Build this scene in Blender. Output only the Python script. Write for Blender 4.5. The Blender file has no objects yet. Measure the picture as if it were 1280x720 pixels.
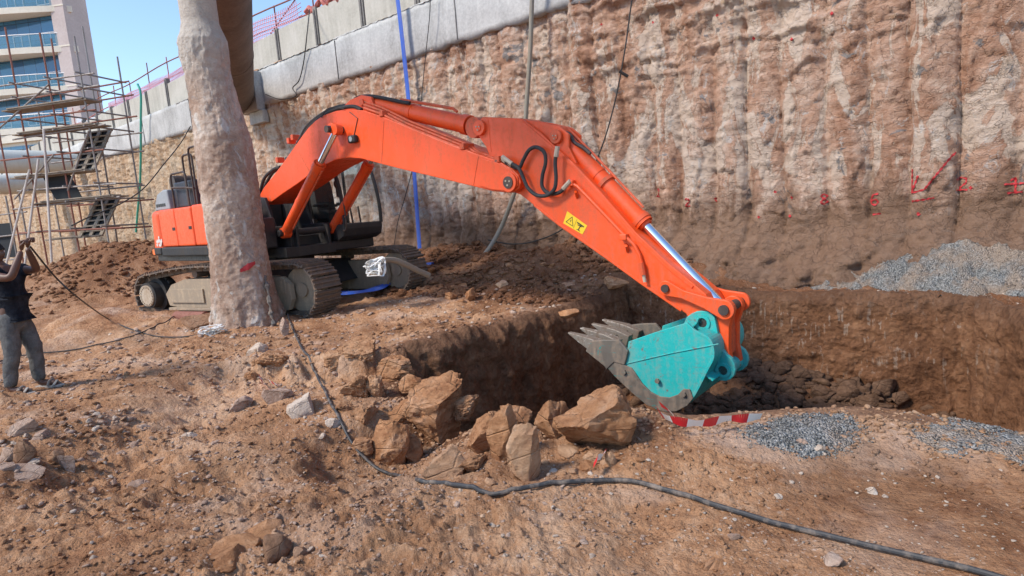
import bpy, bmesh, math, random
import numpy as np
from mathutils import Vector, Matrix
random.seed(7); RNG = np.random.default_rng(7)
SC = bpy.context.scene
COL = SC.collection
R = math.radians

# ------------------------------------------------------------------ camera
FPX, PITCH, ROLL, CAMH = 750., R(7.8), R(4.4), 1.6
cF = np.array([0, math.cos(PITCH), -math.sin(PITCH)])
cU0 = np.array([0, math.sin(PITCH), math.cos(PITCH)])
cR0 = np.array([1., 0, 0])
cR = math.cos(ROLL)*cR0 - math.sin(ROLL)*cU0
cU = math.cos(ROLL)*cU0 + math.sin(ROLL)*cR0
cC = np.array([0, 0, CAMH])
def ray(x, y): return cF + cR*(x-640)/FPX - cU*(y-360)/FPX
def onz(x, y, z=0.):
    d = ray(x, y); return cC + d*(z-CAMH)/d[2]
def dep(x, y, Y):
    d = ray(x, y); return cC + d*Y/d[1]
def onplane(x, y, P, n):
    d = ray(x, y); return cC + d*((np.array(P)-cC)@n)/(d@n)
cam_d = bpy.data.cameras.new('camera'); cam = bpy.data.objects.new('camera', cam_d); COL.objects.link(cam)
cam_d.sensor_width = 36; cam_d.lens = FPX/1280*36; cam_d.clip_start = .05; cam_d.clip_end = 3000
m = Matrix.Identity(4)
for i in range(3):
    m[i][0] = cR[i]; m[i][1] = cU[i]; m[i][2] = -cF[i]; m[i][3] = cC[i]
cam.matrix_world = m
SC.camera = cam

# ------------------------------------------------------------------ noise
_P = np.random.default_rng(3).permutation(256); _P = np.concatenate([_P, _P, _P])
_G = np.random.default_rng(5).normal(size=(256, 3)); _G /= np.linalg.norm(_G, axis=1)[:, None]
def noise3(x, y, z):
    x, y, z = np.broadcast_arrays(np.asarray(x, float), np.asarray(y, float), np.asarray(z, float))
    xi = np.floor(x).astype(int); yi = np.floor(y).astype(int); zi = np.floor(z).astype(int)
    xf, yf, zf = x-xi, y-yi, z-zi
    u, v, w = [t*t*t*(t*(t*6-15)+10) for t in (xf, yf, zf)]
    xi &= 255; yi &= 255; zi &= 255
    out = 0
    for dx in (0, 1):
        for dy in (0, 1):
            for dz in (0, 1):
                g = _G[_P[_P[_P[(xi+dx)&255]+((yi+dy)&255)]+((zi+dz)&255)]]
                wgt = (u if dx else 1-u)*(v if dy else 1-v)*(w if dz else 1-w)
                out = out + wgt*(g[..., 0]*(xf-dx)+g[..., 1]*(yf-dy)+g[..., 2]*(zf-dz))
    return out*1.5
def fbm(x, y, z=0., sc=1., oct=4, gain=.5, seed=0.):
    a, f, o = 1., sc, 0.
    for k in range(oct):
        o = o + a*noise3(np.asarray(x)*f+seed+17.3*k, np.asarray(y)*f+seed*1.7, np.asarray(z)*f+3.1*k)
        a *= gain; f *= 2.03
    return o
def ridged(x, y, z=0., sc=1., oct=3, seed=0.):
    a, f, o = 1., sc, 0.
    for k in range(oct):
        o = o + a*(1-2*np.abs(noise3(np.asarray(x)*f+seed+9.1*k, np.asarray(y)*f+seed, np.asarray(z)*f+5.7*k)))
        a *= .5; f *= 2.1
    return o
def sst(a, b, x):
    t = np.clip((x-a)/(b-a), 0, 1); return t*t*(3-2*t)

# ------------------------------------------------------------------ objects
def link_mesh(name, V, Fc, mat=None, parent=None, smooth=False):
    me = bpy.data.meshes.new(name)
    if isinstance(Fc, np.ndarray):
        V = np.asarray(V, dtype=np.float32)
        me.vertices.add(len(V)); me.vertices.foreach_set('co', V.ravel())
        n = Fc.shape[1]
        me.loops.add(Fc.size); me.loops.foreach_set('vertex_index', Fc.ravel().astype(np.int32))
        me.polygons.add(len(Fc)); me.polygons.foreach_set('loop_start', np.arange(0, Fc.size, n, dtype=np.int32))
        me.update(calc_edges=True)
    else:
        me.from_pydata([tuple(map(float, v)) for v in V], [], Fc); me.update()
    if smooth: me.polygons.foreach_set('use_smooth', [True]*len(me.polygons))
    if mat: me.materials.append(mat)
    o = bpy.data.objects.new(name, me); COL.objects.link(o)
    if parent: o.parent = parent
    return o
def tag(o, label=None, cat=None, group=None, kind=None):
    if label: o['label'] = label
    if cat: o['category'] = cat
    if group: o['group'] = group
    if kind: o['kind'] = kind
    return o
def empty(name, loc=(0, 0, 0), rz=0., **k):
    o = bpy.data.objects.new(name, None); COL.objects.link(o)
    o.empty_display_size = .1
    o.location = loc; o.rotation_euler = (0, 0, rz)
    return tag(o, **k)
def copy_tree(o, parent=None):
    c = o.copy(); COL.objects.link(c)
    if parent is not None: c.parent = parent
    for ch in list(o.children): copy_tree(ch, c)
    return c

class MB:
    def __init__(s): s.V = []; s.F = []
    def add(s, V, F):
        b = len(s.V); s.V += [tuple(map(float, v)) for v in V]; s.F += [tuple(i+b for i in f) for f in F]; return s
    def box(s, x0, x1, y0, y1, z0, z1, M=None):
        V = [(x, y, z) for z in (z0, z1) for y in (y0, y1) for x in (x0, x1)]
        if M is not None: V = [M @ Vector(v) for v in V]
        return s.add(V, [(0, 2, 3, 1), (4, 5, 7, 6), (0, 1, 5, 4), (2, 6, 7, 3), (0, 4, 6, 2), (1, 3, 7, 5)])
    def prism(s, pts, y0, y1):
        """outline of (x, z) points extruded from y0 to y1"""
        a = sum(pts[i][0]*pts[(i+1) % len(pts)][1]-pts[(i+1) % len(pts)][0]*pts[i][1] for i in range(len(pts)))
        if a < 0: pts = pts[::-1]
        n = len(pts)
        V = [(p[0], y0, p[1]) for p in pts]+[(p[0], y1, p[1]) for p in pts]
        F = [tuple(range(n)), tuple(range(2*n-1, n-1, -1))]
        F += [(i+n, (i+1) % n+n, (i+1) % n, i)[::1] for i in range(n)]
        return s.add(V, F)
    def tube(s, P, r, n=10, cap=True, flat=1., up=None):
        P = [Vector(p) for p in P]
        rs = r if isinstance(r, (list, tuple)) else [r]*len(P)
        V = []; F = []; ref = None
        for i, p in enumerate(P):
            t = (P[min(i+1, len(P)-1)]-P[max(i-1, 0)]).normalized()
            if ref is None:
                ref = Vector(up) if up else (Vector((0, 0, 1)) if abs(t.z) < .9 else Vector((1, 0, 0)))
            a = t.cross(ref)
            if a.length < 1e-4: a = t.cross(Vector((1, .3, 0)))
            a.normalize(); b = a.cross(t).normalized(); ref = b
            for k in range(n):
                w = 2*math.pi*k/n
                V.append(p+(a*math.cos(w)+b*math.sin(w)*flat)*rs[i])
        for i in range(len(P)-1):
            for k in range(n):
                F.append((i*n+k, i*n+(k+1) % n, (i+1)*n+(k+1) % n, (i+1)*n+k))
        if cap: F += [tuple(range(n-1, -1, -1)), tuple(range((len(P)-1)*n, len(P)*n))]
        return s.add(V, F)
    def cyl(s, p0, p1, r, n=20, r1=None):
        return s.tube([p0, p1], [r, r if r1 is None else r1], n)
    def ring_y(s, x, z, y0, y1, r, ri=0, n=24):
        if ri <= 0: return s.cyl((x, y0, z), (x, y1, z), r, n)
        V = []; F = []
        for y, rr in ((y0, r), (y1, r), (y1, ri), (y0, ri)):
            V += [(x+rr*math.cos(2*math.pi*k/n), y, z+rr*math.sin(2*math.pi*k/n)) for k in range(n)]
        for j in range(4):
            for k in range(n):
                F.append((j*n+k, j*n+(k+1) % n, ((j+1) % 4)*n+(k+1) % n, ((j+1) % 4)*n+k))
        return s.add(V, F)
    def build(s, name, mat, parent=None, smooth=False, bevel=0., seg=2):
        o = link_mesh(name, s.V, s.F, mat, parent)
        bm = bmesh.new(); bm.from_mesh(o.data); bmesh.ops.recalc_face_normals(bm, faces=bm.faces); bm.to_mesh(o.data); bm.free()
        if smooth:
            o.data.shade_smooth()
            try: o.data.set_sharp_from_angle(angle=R(35))
            except Exception: pass
        if bevel:
            b = o.modifiers.new('bevel', 'BEVEL'); b.width = bevel; b.segments = seg; b.limit_method = 'ANGLE'; b.angle_limit = R(35)
        return o
def spline(P, n=12):
    P = [np.array(p, float) for p in P]; out = []
    Q = [2*P[0]-P[1]]+P+[2*P[-1]-P[-2]]
    for i in range(1, len(Q)-2):
        a, b, c, d = Q[i-1:i+3]
        for k in range(n):
            t = k/n
            out.append(.5*((2*b)+(-a+c)*t+(2*a-5*b+4*c-d)*t*t+(-a+3*b-3*c+d)*t**3))
    out.append(P[-1]); return out

# ------------------------------------------------------------------ materials
class NT:
    def __init__(s, name):
        s.m = bpy.data.materials.new(name); s.m.use_nodes = True
        s.t = s.m.node_tree; s.n = s.t.nodes; s.l = s.t.links; s.n.clear()
        s.out = s.n.new('ShaderNodeOutputMaterial'); s.b = s.n.new('ShaderNodeBsdfPrincipled')
        s.l.new(s.b.outputs[0], s.out.inputs[0])
        s.tc = s.n.new('ShaderNodeTexCoord').outputs['Object']
        s.pos = s.n.new('ShaderNodeNewGeometry').outputs['Position']
    def set(s, inp, v):
        if hasattr(v, 'links') or isinstance(v, bpy.types.NodeSocket): s.l.new(v, inp)
        else:
            if isinstance(v, (tuple, list)) and len(v) == 3 and inp.type == 'RGBA': v = (*v, 1)
            inp.default_value = v
    def map(s, v=None, scale=(1, 1, 1), rot=(0, 0, 0), loc=(0, 0, 0)):
        k = s.n.new('ShaderNodeMapping'); s.set(k.inputs[0], v or s.tc)
        k.inputs['Scale'].default_value = scale; k.inputs['Rotation'].default_value = rot; k.inputs['Location'].default_value = loc
        return k.outputs[0]
    def noise(s, v=None, sc=1., det=4., rough=.55, dist=0., col=False):
        k = s.n.new('ShaderNodeTexNoise'); s.set(k.inputs['Vector'], v or s.tc)
        k.inputs['Scale'].default_value = sc; k.inputs['Detail'].default_value = det
        k.inputs['Roughness'].default_value = rough; k.inputs['Distortion'].default_value = dist
        return k.outputs[1 if col else 0]
    def voro(s, v=None, sc=1., feature='F1', out=0, rand=1.):
        k = s.n.new('ShaderNodeTexVoronoi'); s.set(k.inputs['Vector'], v or s.tc)
        k.feature = feature; k.inputs['Scale'].default_value = sc; k.inputs['Randomness'].default_value = rand
        return k.outputs[out]
    def ramp(s, f, stops, interp='LINEAR'):
        k = s.n.new('ShaderNodeValToRGB'); s.set(k.inputs[0], f); e = k.color_ramp; e.interpolation = interp
        while len(e.elements) < len(stops): e.elements.new(.5)
        for a, (p, c) in zip(e.elements, stops):
            a.position = p; a.color = (c, c, c, 1) if not isinstance(c, tuple) else (*c, 1)
        return k.outputs[0]
    def mix(s, f, a, b, mode='MIX'):
        k = s.n.new('ShaderNodeMix'); k.data_type = 'RGBA'; k.blend_type = mode
        s.set(k.inputs[0], f); s.set(k.inputs[6], a); s.set(k.inputs[7], b); return k.outputs[2]
    def math(s, op, a, b=0., c=0.):
        k = s.n.new('ShaderNodeMath'); k.operation = op
        s.set(k.inputs[0], a); s.set(k.inputs[1], b); s.set(k.inputs[2], c); return k.outputs[0]
    def sep(s, v, i):
        k = s.n.new('ShaderNodeSeparateXYZ'); s.set(k.inputs[0], v); return k.outputs[i]
    def mr(s, v, a, b, c=0., d=1.):
        k = s.n.new('ShaderNodeMapRange'); s.set(k.inputs[0], v)
        for i, q in enumerate((a, b, c, d)): k.inputs[i+1].default_value = q
        return k.outputs[0]
    def bump(s, h, dist=.02, strength=1., prev=None):
        k = s.n.new('ShaderNodeBump'); s.set(k.inputs['Height'], h); k.inputs['Distance'].default_value = dist
        k.inputs['Strength'].default_value = strength
        if prev: s.l.new(prev, k.inputs['Normal'])
        return k.outputs[0]
    def done(s, col=None, rough=None, metal=None, normal=None, spec=None, **k):
        if col is not None: s.set(s.b.inputs['Base Color'], col)
        if rough is not None: s.set(s.b.inputs['Roughness'], rough)
        if metal is not None: s.set(s.b.inputs['Metallic'], metal)
        if spec is not None: s.b.inputs['Specular IOR Level'].default_value = spec
        if normal is not None: s.l.new(normal, s.b.inputs['Normal'])
        for a, b in k.items(): s.set(s.b.inputs[a.replace('_', ' ')], b)
        return s.m
M = {}
def soil(name, cols, pale=(.52, .38, .29), palef=(.60, .72), wet=None, bump=.03, rough=.95, grain=1.):
    """earth: cols = dark, mid, light; pale chips of stone; grain = size of crumbs"""
    t = NT(name)
    a = t.noise(t.pos, .55, 6, .62, .3); b = t.noise(t.pos, 5/grain, 5, .65); c = t.noise(t.pos, 34/grain, 4, .7)
    f = t.math('ADD', t.math('MULTIPLY', a, .55), t.math('ADD', t.math('MULTIPLY', b, .3), t.math('MULTIPLY', c, .15)))
    col = t.ramp(f, [(.38, cols[0]), (.49, cols[1]), (.60, cols[2])])
    chip = t.ramp(t.noise(t.pos, 46/grain, 2, .5), [(.62, 0.), (.68, 1.)])
    zone = t.ramp(t.noise(t.pos, 1.3, 4, .6, .4), [(.45, .05), (.62, 1.)])
    col = t.mix(t.math('MULTIPLY', chip, t.math('MULTIPLY', zone, .8)), col, pale)
    dust = t.ramp(t.noise(t.pos, .9, 5, .6, .6), [(palef[0], 0.), (palef[1], .6)])
    col = t.mix(dust, col, pale)
    v = t.voro(t.pos, 26/grain); v2 = t.voro(t.pos, 75/grain)
    h = t.math('ADD', t.math('MULTIPLY', t.noise(t.pos, 12/grain, 8, .72, .2), 1.), t.math('MULTIPLY', v, -.35))
    h = t.math('ADD', h, t.math('MULTIPLY', v2, -.15))
    h = t.math('ADD', h, t.math('MULTIPLY', t.noise(t.pos, 70/grain, 4, .7), .3))
    mo = t.ramp(t.noise(t.pos, .75, 7, .68, .5), [(.50, 0.), (.60, .55)])
    col = t.mix(mo, col, tuple(.55*v for v in cols[1]))
    if name == 'sandy earth':
        dg = t.n.new('ShaderNodeAttribute'); dg.attribute_name = 'dug'
        dc = t.ramp(f, [(.38, (.12, .05, .024)), (.5, (.22, .098, .048)), (.62, (.33, .17, .092))])
        dc = t.mix(t.math('MULTIPLY', chip, .35), dc, pale)
        col = t.mix(dg.outputs['Fac'], col, dc)
    n = t.bump(h, bump, 1.)
    return t.done(col, rough, normal=n, spec=.15)
M['ground'] = soil('sandy earth', ((.22, .095, .045), (.46, .245, .13), (.62, .40, .255)), pale=(.68, .52, .41), palef=(.53, .70), bump=.045)
M['mound'] = soil('brown dug earth', ((.17, .08, .045), (.25, .125, .07), (.33, .175, .10)), pale=(.42, .28, .2), palef=(.66, .8), bump=.04)
def pit_mat():
    t = NT('moist cut earth')
    z = t.sep(t.pos, 2)
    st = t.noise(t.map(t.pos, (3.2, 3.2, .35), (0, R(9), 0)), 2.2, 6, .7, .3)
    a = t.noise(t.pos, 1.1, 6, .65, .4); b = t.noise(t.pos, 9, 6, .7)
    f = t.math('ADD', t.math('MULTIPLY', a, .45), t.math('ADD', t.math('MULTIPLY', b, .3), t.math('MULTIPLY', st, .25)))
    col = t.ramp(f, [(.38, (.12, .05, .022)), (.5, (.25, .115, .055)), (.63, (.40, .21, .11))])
    # pale scratches left by the bucket teeth on the long side
    sc = t.ramp(t.noise(t.map(t.pos, (7.0, 7.0, .36), (0, R(18), R(40))), 2.6, 3, .55, .1), [(.575, 0.), (.62, 1.)])
    ax = t.math('ADD', t.math('MULTIPLY', t.sep(t.pos, 0), .646), t.math('MULTIPLY', t.sep(t.pos, 1), .764))
    side = t.mr(ax, 8.55, 8.9); low = t.mr(z, -1.2, -.8)
    brk = t.ramp(t.noise(t.pos, 3.2, 4, .6), [(.42, 0.), (.52, 1.)])
    s = t.math('MULTIPLY', t.math('MULTIPLY', sc, brk), t.math('MULTIPLY', side, t.math('MULTIPLY', low, .75)))
    col = t.mix(s, col, (.42, .31, .23))
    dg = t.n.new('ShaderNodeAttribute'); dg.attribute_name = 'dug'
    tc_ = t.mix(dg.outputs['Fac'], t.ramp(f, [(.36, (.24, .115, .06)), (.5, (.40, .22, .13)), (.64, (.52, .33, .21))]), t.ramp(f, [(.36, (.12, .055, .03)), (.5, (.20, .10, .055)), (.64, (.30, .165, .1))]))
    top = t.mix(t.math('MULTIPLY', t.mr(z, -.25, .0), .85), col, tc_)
    h = t.math('ADD', t.noise(t.pos, 9, 8, .75, .2), t.math('MULTIPLY', t.voro(t.pos, 17), -.35))
    h = t.math('ADD', h, t.math('MULTIPLY', st, .5))
    return t.done(top, t.mr(a, .3, .7, .75, .95), normal=t.bump(h, .11), spec=.25)
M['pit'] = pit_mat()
def rock_mat(name, c0, c1, c2, sc=1.):
    t = NT(name); oi = t.n.new('ShaderNodeObjectInfo').outputs['Random']
    v = t.n.new('ShaderNodeVectorMath'); v.operation = 'ADD'; t.l.new(t.pos, v.inputs[0])
    cb = t.n.new('ShaderNodeCombineXYZ'); t.l.new(t.math('MULTIPLY', oi, 40.), cb.inputs[0]); t.l.new(cb.outputs[0], v.inputs[1])
    p = v.outputs[0]
    a = t.noise(p, 3.5*sc, 7, .65, .6); b = t.noise(t.map(p, (1, 1, 2.6)), 9*sc, 6, .7)
    col = t.ramp(t.math('ADD', t.math('MULTIPLY', a, .6), t.math('MULTIPLY', b, .4)), [(.36, c0), (.5, c1), (.63, c2)])
    col = t.mix(t.math('MULTIPLY', oi, .35), col, c0)
    h = t.math('ADD', t.noise(t.map(p, (1, 1, 1.8), (.3, .2, 0)), 9*sc, 10, .8, .5), t.math('MULTIPLY', t.voro(p, 22*sc), -.25))
    crk = t.ramp(t.voro(t.map(p, (1, 1, 1.7), (.4, .1, 0)), 3.2*sc, 'DISTANCE_TO_EDGE'), [(0, 0.), (.035, 1.)])
    h = t.math('ADD', h, t.math('MULTIPLY', crk, .35))
    return t.done(col, .92, normal=t.bump(h, .05/sc), spec=.15)
M['boulder'] = rock_mat('ochre sandstone', (.29, .125, .058), (.53, .27, .135), (.68, .41, .25))
M['boulder_pale'] = rock_mat('pale ochre sandstone', (.42, .225, .13), (.60, .36, .215), (.72, .49, .33))
M['stone'] = rock_mat('pink grey stone', (.30, .19, .135), (.45, .31, .235), (.58, .44, .35), 2.2)
M['stone_dark'] = rock_mat('brown stone', (.20, .11, .065), (.34, .19, .115), (.46, .29, .19), 1.8)
M['stone_pale'] = rock_mat('cream limestone', (.45, .34, .26), (.60, .48, .38), (.72, .62, .53), 2.)
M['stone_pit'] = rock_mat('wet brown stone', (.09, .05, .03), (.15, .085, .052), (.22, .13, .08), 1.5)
def gravel_mat():
    t = NT('grey gravel'); c = t.voro(t.pos, 70, out=1); d = t.voro(t.pos, 70)
    v = t.sep(c, 0)
    col = t.ramp(v, [(0, (.13, .13, .125)), (.5, (.26, .26, .25)), (1, (.42, .41, .39))])
    col = t.mix(t.ramp(t.noise(t.pos, 2.5, 4), [(.42, 0.), (.58, .8)]), col, (.40, .30, .225))
    h = t.math('ADD', t.math('MULTIPLY', d, -1.), t.math('MULTIPLY', t.noise(t.pos, 9, 4), .5))
    return t.done(col, .9, normal=t.bump(h, .03), spec=.2)
M['gravel'] = gravel_mat()
def wall_mat():
    t = NT('exposed bored piles'); p = t.tc; x = t.sep(p, 0); z = t.sep(p, 2)
    big = t.noise(t.map(p, (.55, 1, .22)), 1.2, 6, .62, .8)
    mid = t.noise(t.map(p, (1.5, 1, .55)), 1.5, 8, .68, .6)
    fine = t.noise(t.map(p, (1, 1, 2.2)), 7, 8, .75)
    f = t.math('ADD', t.math('MULTIPLY', big, .35), t.math('ADD', t.math('MULTIPLY', mid, .4), t.math('MULTIPLY', fine, .25)))
    col = t.ramp(f, [(.37, (.24, .115, .07)), (.44, (.44, .24, .155)), (.52, (.57, .365, .265)), (.60, (.72, .56, .45))])
    # clean cream concrete where the mud has come off
    pm = t.noise(t.map(p, (1.5, 1, .5), loc=(3, 0, 8)), 1.15, 8, .6, 1.)
    pz = t.mr(z, 1.0, 1.9, 0, 1)
    cream = t.math('MULTIPLY', t.ramp(pm, [(.515, 0.), (.535, 1.)]), pz)
    col = t.mix(t.math('MULTIPLY', cream, .85), col, t.mix(fine, (.58, .44, .34), (.76, .63, .52)))
    # lime-white flecks, denser to the left
    wd = t.mr(x, -16, -2, .52, .585)
    wf = t.noise(t.map(p, (1, 1, .7), loc=(7, 2, 0)), 3.6, 8, .78, .9)
    fl = t.mr(t.math('SUBTRACT', wf, wd), 0, .05, 0, .75)
    col = t.mix(fl, col, (.60, .56, .52))
    # slate grey cement scabs
    gf = t.noise(t.map(p, (1, 1, .8), loc=(1, 4, 20)), 1.9, 6, .62, .8)
    col = t.mix(t.math('MULTIPLY', t.ramp(gf, [(.62, 0.), (.645, 1.)]), .85), col, t.mix(fine, (.12, .12, .125), (.36, .35, .34)))
    # sunlight on the far stretch, painted as yellow into the wall colour
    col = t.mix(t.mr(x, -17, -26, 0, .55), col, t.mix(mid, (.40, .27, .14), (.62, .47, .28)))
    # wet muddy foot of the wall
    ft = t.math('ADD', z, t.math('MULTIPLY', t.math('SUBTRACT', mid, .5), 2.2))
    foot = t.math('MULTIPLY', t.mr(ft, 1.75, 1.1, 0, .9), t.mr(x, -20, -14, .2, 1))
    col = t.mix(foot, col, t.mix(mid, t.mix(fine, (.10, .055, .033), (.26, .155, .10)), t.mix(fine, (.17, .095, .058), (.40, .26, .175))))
    h = t.math('ADD', t.noise(t.map(p, (1, 1, 1.8)), 6, 10, .78, .5), t.math('MULTIPLY', t.noise(t.map(p, (1, 1, 1.6)), 26, 6, .75), .4))
    h = t.math('ADD', h, t.math('MULTIPLY', cream, -.18))
    vd = t.n.new('ShaderNodeVectorMath'); vd.operation = 'ADD'; t.l.new(t.map(p, (1, 1, 2.1)), vd.inputs[0]); t.l.new(t.noise(p, 3, 4, .6, col=True), vd.inputs[1])
    vc = t.voro(vd.outputs[0], 5.5); h = t.math('ADD', h, t.math('MULTIPLY', vc, .22))
    cr = t.ramp(t.voro(vd.outputs[0], 2.2, 'DISTANCE_TO_EDGE'), [(0, 0.), (.03, 1.)])
    h = t.math('ADD', h, t.math('MULTIPLY', cr, .22))
    col = t.mix(t.math('MULTIPLY', t.math('SUBTRACT', 1., cr), .35), col, (.14, .08, .055))
    return t.done(col, t.mr(fine, .3, .7, .7, .95), normal=t.bump(h, .075), spec=.2)
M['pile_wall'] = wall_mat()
def concrete(name, c0, c1, c2, sc=1., streak=0., bump=.006):
    t = NT(name)
    a = t.noise(t.tc, .8*sc, 7, .6, .4); b = t.noise(t.tc, 14*sc, 5, .65); s = t.noise(t.map(t.tc, (2.6, 2.6, .2)), 2*sc, 5, .6)
    f = t.math('ADD', t.math('MULTIPLY', a, .6-streak/2), t.math('ADD', t.math('MULTIPLY', b, .4-streak/2), t.math('MULTIPLY', s, streak)))
    col = t.ramp(f, [(.36, c0), (.5, c1), (.62, c2)])
    return t.done(col, .88, normal=t.bump(t.math('ADD', b, t.math('MULTIPLY', t.noise(t.tc, 60*sc, 4), .4)), bump), spec=.3)
M['beam'] = concrete('grey beam concrete', (.28, .275, .26), (.44, .435, .42), (.56, .555, .53), streak=.2)
M['panel'] = concrete('weathered precast', (.30, .285, .25), (.42, .40, .35), (.50, .475, .43), streak=.3)
M['post_conc'] = concrete('dark precast posts', (.12, .115, .11), (.18, .17, .16), (.26, .25, .23))
def column_mat():
    t = NT('mud stained pile concrete'); p = t.tc; z = t.sep(p, 2)
    big = t.noise(p, 1.1, 7, .62, .9); fine = t.noise(t.map(p, (1, 1, 1.5)), 9, 9, .76, .3)
    f = t.math('ADD', t.math('MULTIPLY', big, .65), t.math('MULTIPLY', fine, .35))
    col = t.ramp(f, [(.36, (.19, .115, .08)), (.45, (.35, .235, .175)), (.53, (.48, .36, .285)), (.62, (.66, .57, .49))])
    w = t.ramp(t.noise(t.map(p, (1, 1, .6), loc=(4, 0, 2)), 3.2, 7, .7, 1.), [(.56, 0.), (.62, .8)])
    col = t.mix(w, col, (.62, .58, .53))
    g = t.ramp(t.noise(t.map(p, loc=(9, 3, 6)), 2.3, 7, .68, .8), [(.6, 0.), (.66, .8)])
    col = t.mix(g, col, (.24, .24, .24))
    col = t.mix(t.mr(z, 3.5, 4.3, 0, .75), col, t.mix(fine, (.42, .39, .35), (.62, .59, .54)))
    h = t.math('ADD', t.noise(t.map(p, (1, 1, 1.5)), 8, 10, .76), t.math('MULTIPLY', w, .25))
    return t.done(col, .9, normal=t.bump(h, .04), spec=.2)
M['column'] = column_mat()
def paint(name, c, dirt=(.22, .14, .09), amt=.25, rough=.38, chips=None, metal=0.):
    t = NT(name); a = t.noise(t.tc, 1.7, 6, .65, .3); b = t.noise(t.tc, 22, 6, .7); s = t.noise(t.map(t.tc, (3, 3, .5)), 3, 5, .7)
    fade = t.mix(t.ramp(a, [(.4, 0.), (.65, .25)]), c, tuple(min(1, v*1.15+.035) for v in c))
    d = t.math('MULTIPLY', t.ramp(t.math('ADD', t.math('MULTIPLY', s, .6), t.math('MULTIPLY', b, .4)), [(.48, 0.), (.66, 1.)]), amt)
    col = t.mix(d, fade, dirt)
    if chips:
        k = t.ramp(t.noise(t.tc, 7, 9, .72, .6), [(.625, 0.), (.64, 1.)]); col = t.mix(k, col, chips)
        k = t.ramp(t.noise(t.map(t.tc, (1, 1, 14), (0, R(25), 0)), 5, 4, .6), [(.64, 0.), (.66, .6)]); col = t.mix(k, col, chips)
    r = t.math('ADD', t.mr(b, .3, .7, rough-.08, rough+.14), t.math('MULTIPLY', d, .8))
    return t.done(col, r, metal, normal=t.bump(t.noise(t.tc, 5, 5, .6), .004), spec=.45)
M['orange'] = paint('excavator orange paint', (.82, .085, .012), amt=.36, rough=.40)
M['orange_dirty'] = paint('dusty orange paint', (.66, .09, .025), amt=.65, rough=.5, chips=(.12, .07, .05))
M['teal'] = paint('teal bucket paint', (.010, .39, .365), dirt=(.30, .24, .18), amt=.45, rough=.4, chips=(.16, .15, .13))
M['worn'] = paint('scraped muddy steel', (.15, .125, .10), dirt=(.34, .25, .18), amt=1., rough=.55, chips=(.02, .24, .22), metal=.3)
M['tooth'] = paint('abraded tooth steel', (.26, .22, .18), dirt=(.17, .10, .06), amt=1., rough=.45, metal=.45, chips=(.62, .57, .5))
M['black'] = paint('black frame paint', (.018, .018, .02), dirt=(.12, .09, .07), amt=.35, rough=.45)
M['blackdull'] = paint('black rubber', (.02, .02, .021), dirt=(.16, .12, .09), amt=.4, rough=.65)
M['track'] = paint('muddy track steel', (.14, .11, .09), dirt=(.34, .22, .145), amt=1., rough=.75, metal=.2)
M['track_frame'] = paint('dusty frame steel', (.30, .235, .17), dirt=(.50, .38, .26), amt=.9, rough=.75)
M['hub'] = paint('dusty hub steel', (.45, .37, .28), dirt=(.3, .2, .13), amt=.8, rough=.7)
M['hood'] = paint('grey hood paint', (.27, .29, .31), amt=.25, rough=.5)
M['navy'] = paint('dark filter housing', (.025, .03, .045), amt=.3, rough=.5)
M['chrome'] = NT('chromed rod').done((.85, .85, .87), .12, 1.)
M['chrome_dull'] = NT('oily rod').done((.55, .52, .5), .25, 1.)
M['pin'] = paint('dark greased pin', (.05, .035, .03), amt=.5, rough=.5)
M['steel'] = paint('galvanised tube', (.26, .24, .23), dirt=(.2, .12, .08), amt=.7, rough=.55, metal=.3)
M['steel_pale'] = paint('pale tube', (.55, .50, .46), amt=.5, rough=.6)
M['rust'] = paint('rusty tube', (.25, .10, .07), dirt=(.12, .06, .04), amt=.6, rough=.8)
M['red_pole'] = paint('faded red tube', (.42, .10, .08), dirt=(.6, .5, .45), amt=.6, rough=.7)
M['plank'] = concrete('grey scaffold boards', (.16, .13, .10), (.26, .215, .17), (.36, .31, .25), 2., .2)
M['net'] = NT('dark shade net').done((.02, .025, .03), .9)
M['pink'] = NT('pink netting').done((.75, .42, .50), .8)
M['strut_pale'] = paint('pale grey steel strut', (.52, .54, .50), dirt=(.42, .33, .25), amt=.35, rough=.6)
M['strut_brown'] = concrete('grey brown strut', (.105, .085, .072), (.16, .13, .11), (.21, .175, .15), 1.4, .2)
M['blue'] = paint('blue layflat hose', (.025, .10, .48), dirt=(.25, .2, .2), amt=.35, rough=.4)
M['green'] = paint('green hose', (.03, .34, .25), amt=.3, rough=.5)
M['greyhose'] = paint('grey ribbed hose', (.24, .22, .18), dirt=(.36, .26, .18), amt=.6, rough=.6)
M['cable'] = paint('dusty black cable', (.03, .03, .032), dirt=(.42, .33, .26), amt=.6, rough=.5)
M['cable2'] = paint('thin black cable', (.02, .02, .02), amt=.2, rough=.5)
M['sleeve'] = paint('muddy grey sleeve', (.10, .095, .09), dirt=(.26, .19, .14), amt=.9, rough=.85)
M['white'] = NT('white plastic').done((.72, .72, .70), .5)
M['redplastic'] = NT('red plastic tape').done((.62, .02, .03), .4)
M['whiteplastic'] = NT('white plastic tape').done((.76, .75, .74), .4)
M['redpaint'] = NT('red spray paint').done((.45, .03, .035), .7)
M['yellow'] = NT('yellow sticker').done((.85, .55, .02), .4)
M['ink'] = NT('black print').done((.02, .02, .02), .5)
M['decal'] = NT('white decal').done((.62, .56, .52), .5)
M['reflector'] = NT('orange reflector').done((.85, .16, .03), .25)
def cloth(name, c, sc=1.):
    t = NT(name); a = t.noise(t.tc, 9*sc, 6, .6)
    return t.done(t.mix(t.ramp(a, [(.4, 0.), (.65, .6)]), c, tuple(v*1.7+.03 for v in c)), .9, normal=t.bump(t.noise(t.tc, 14*sc, 5, .6, 1.), .02), spec=.1)
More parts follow.
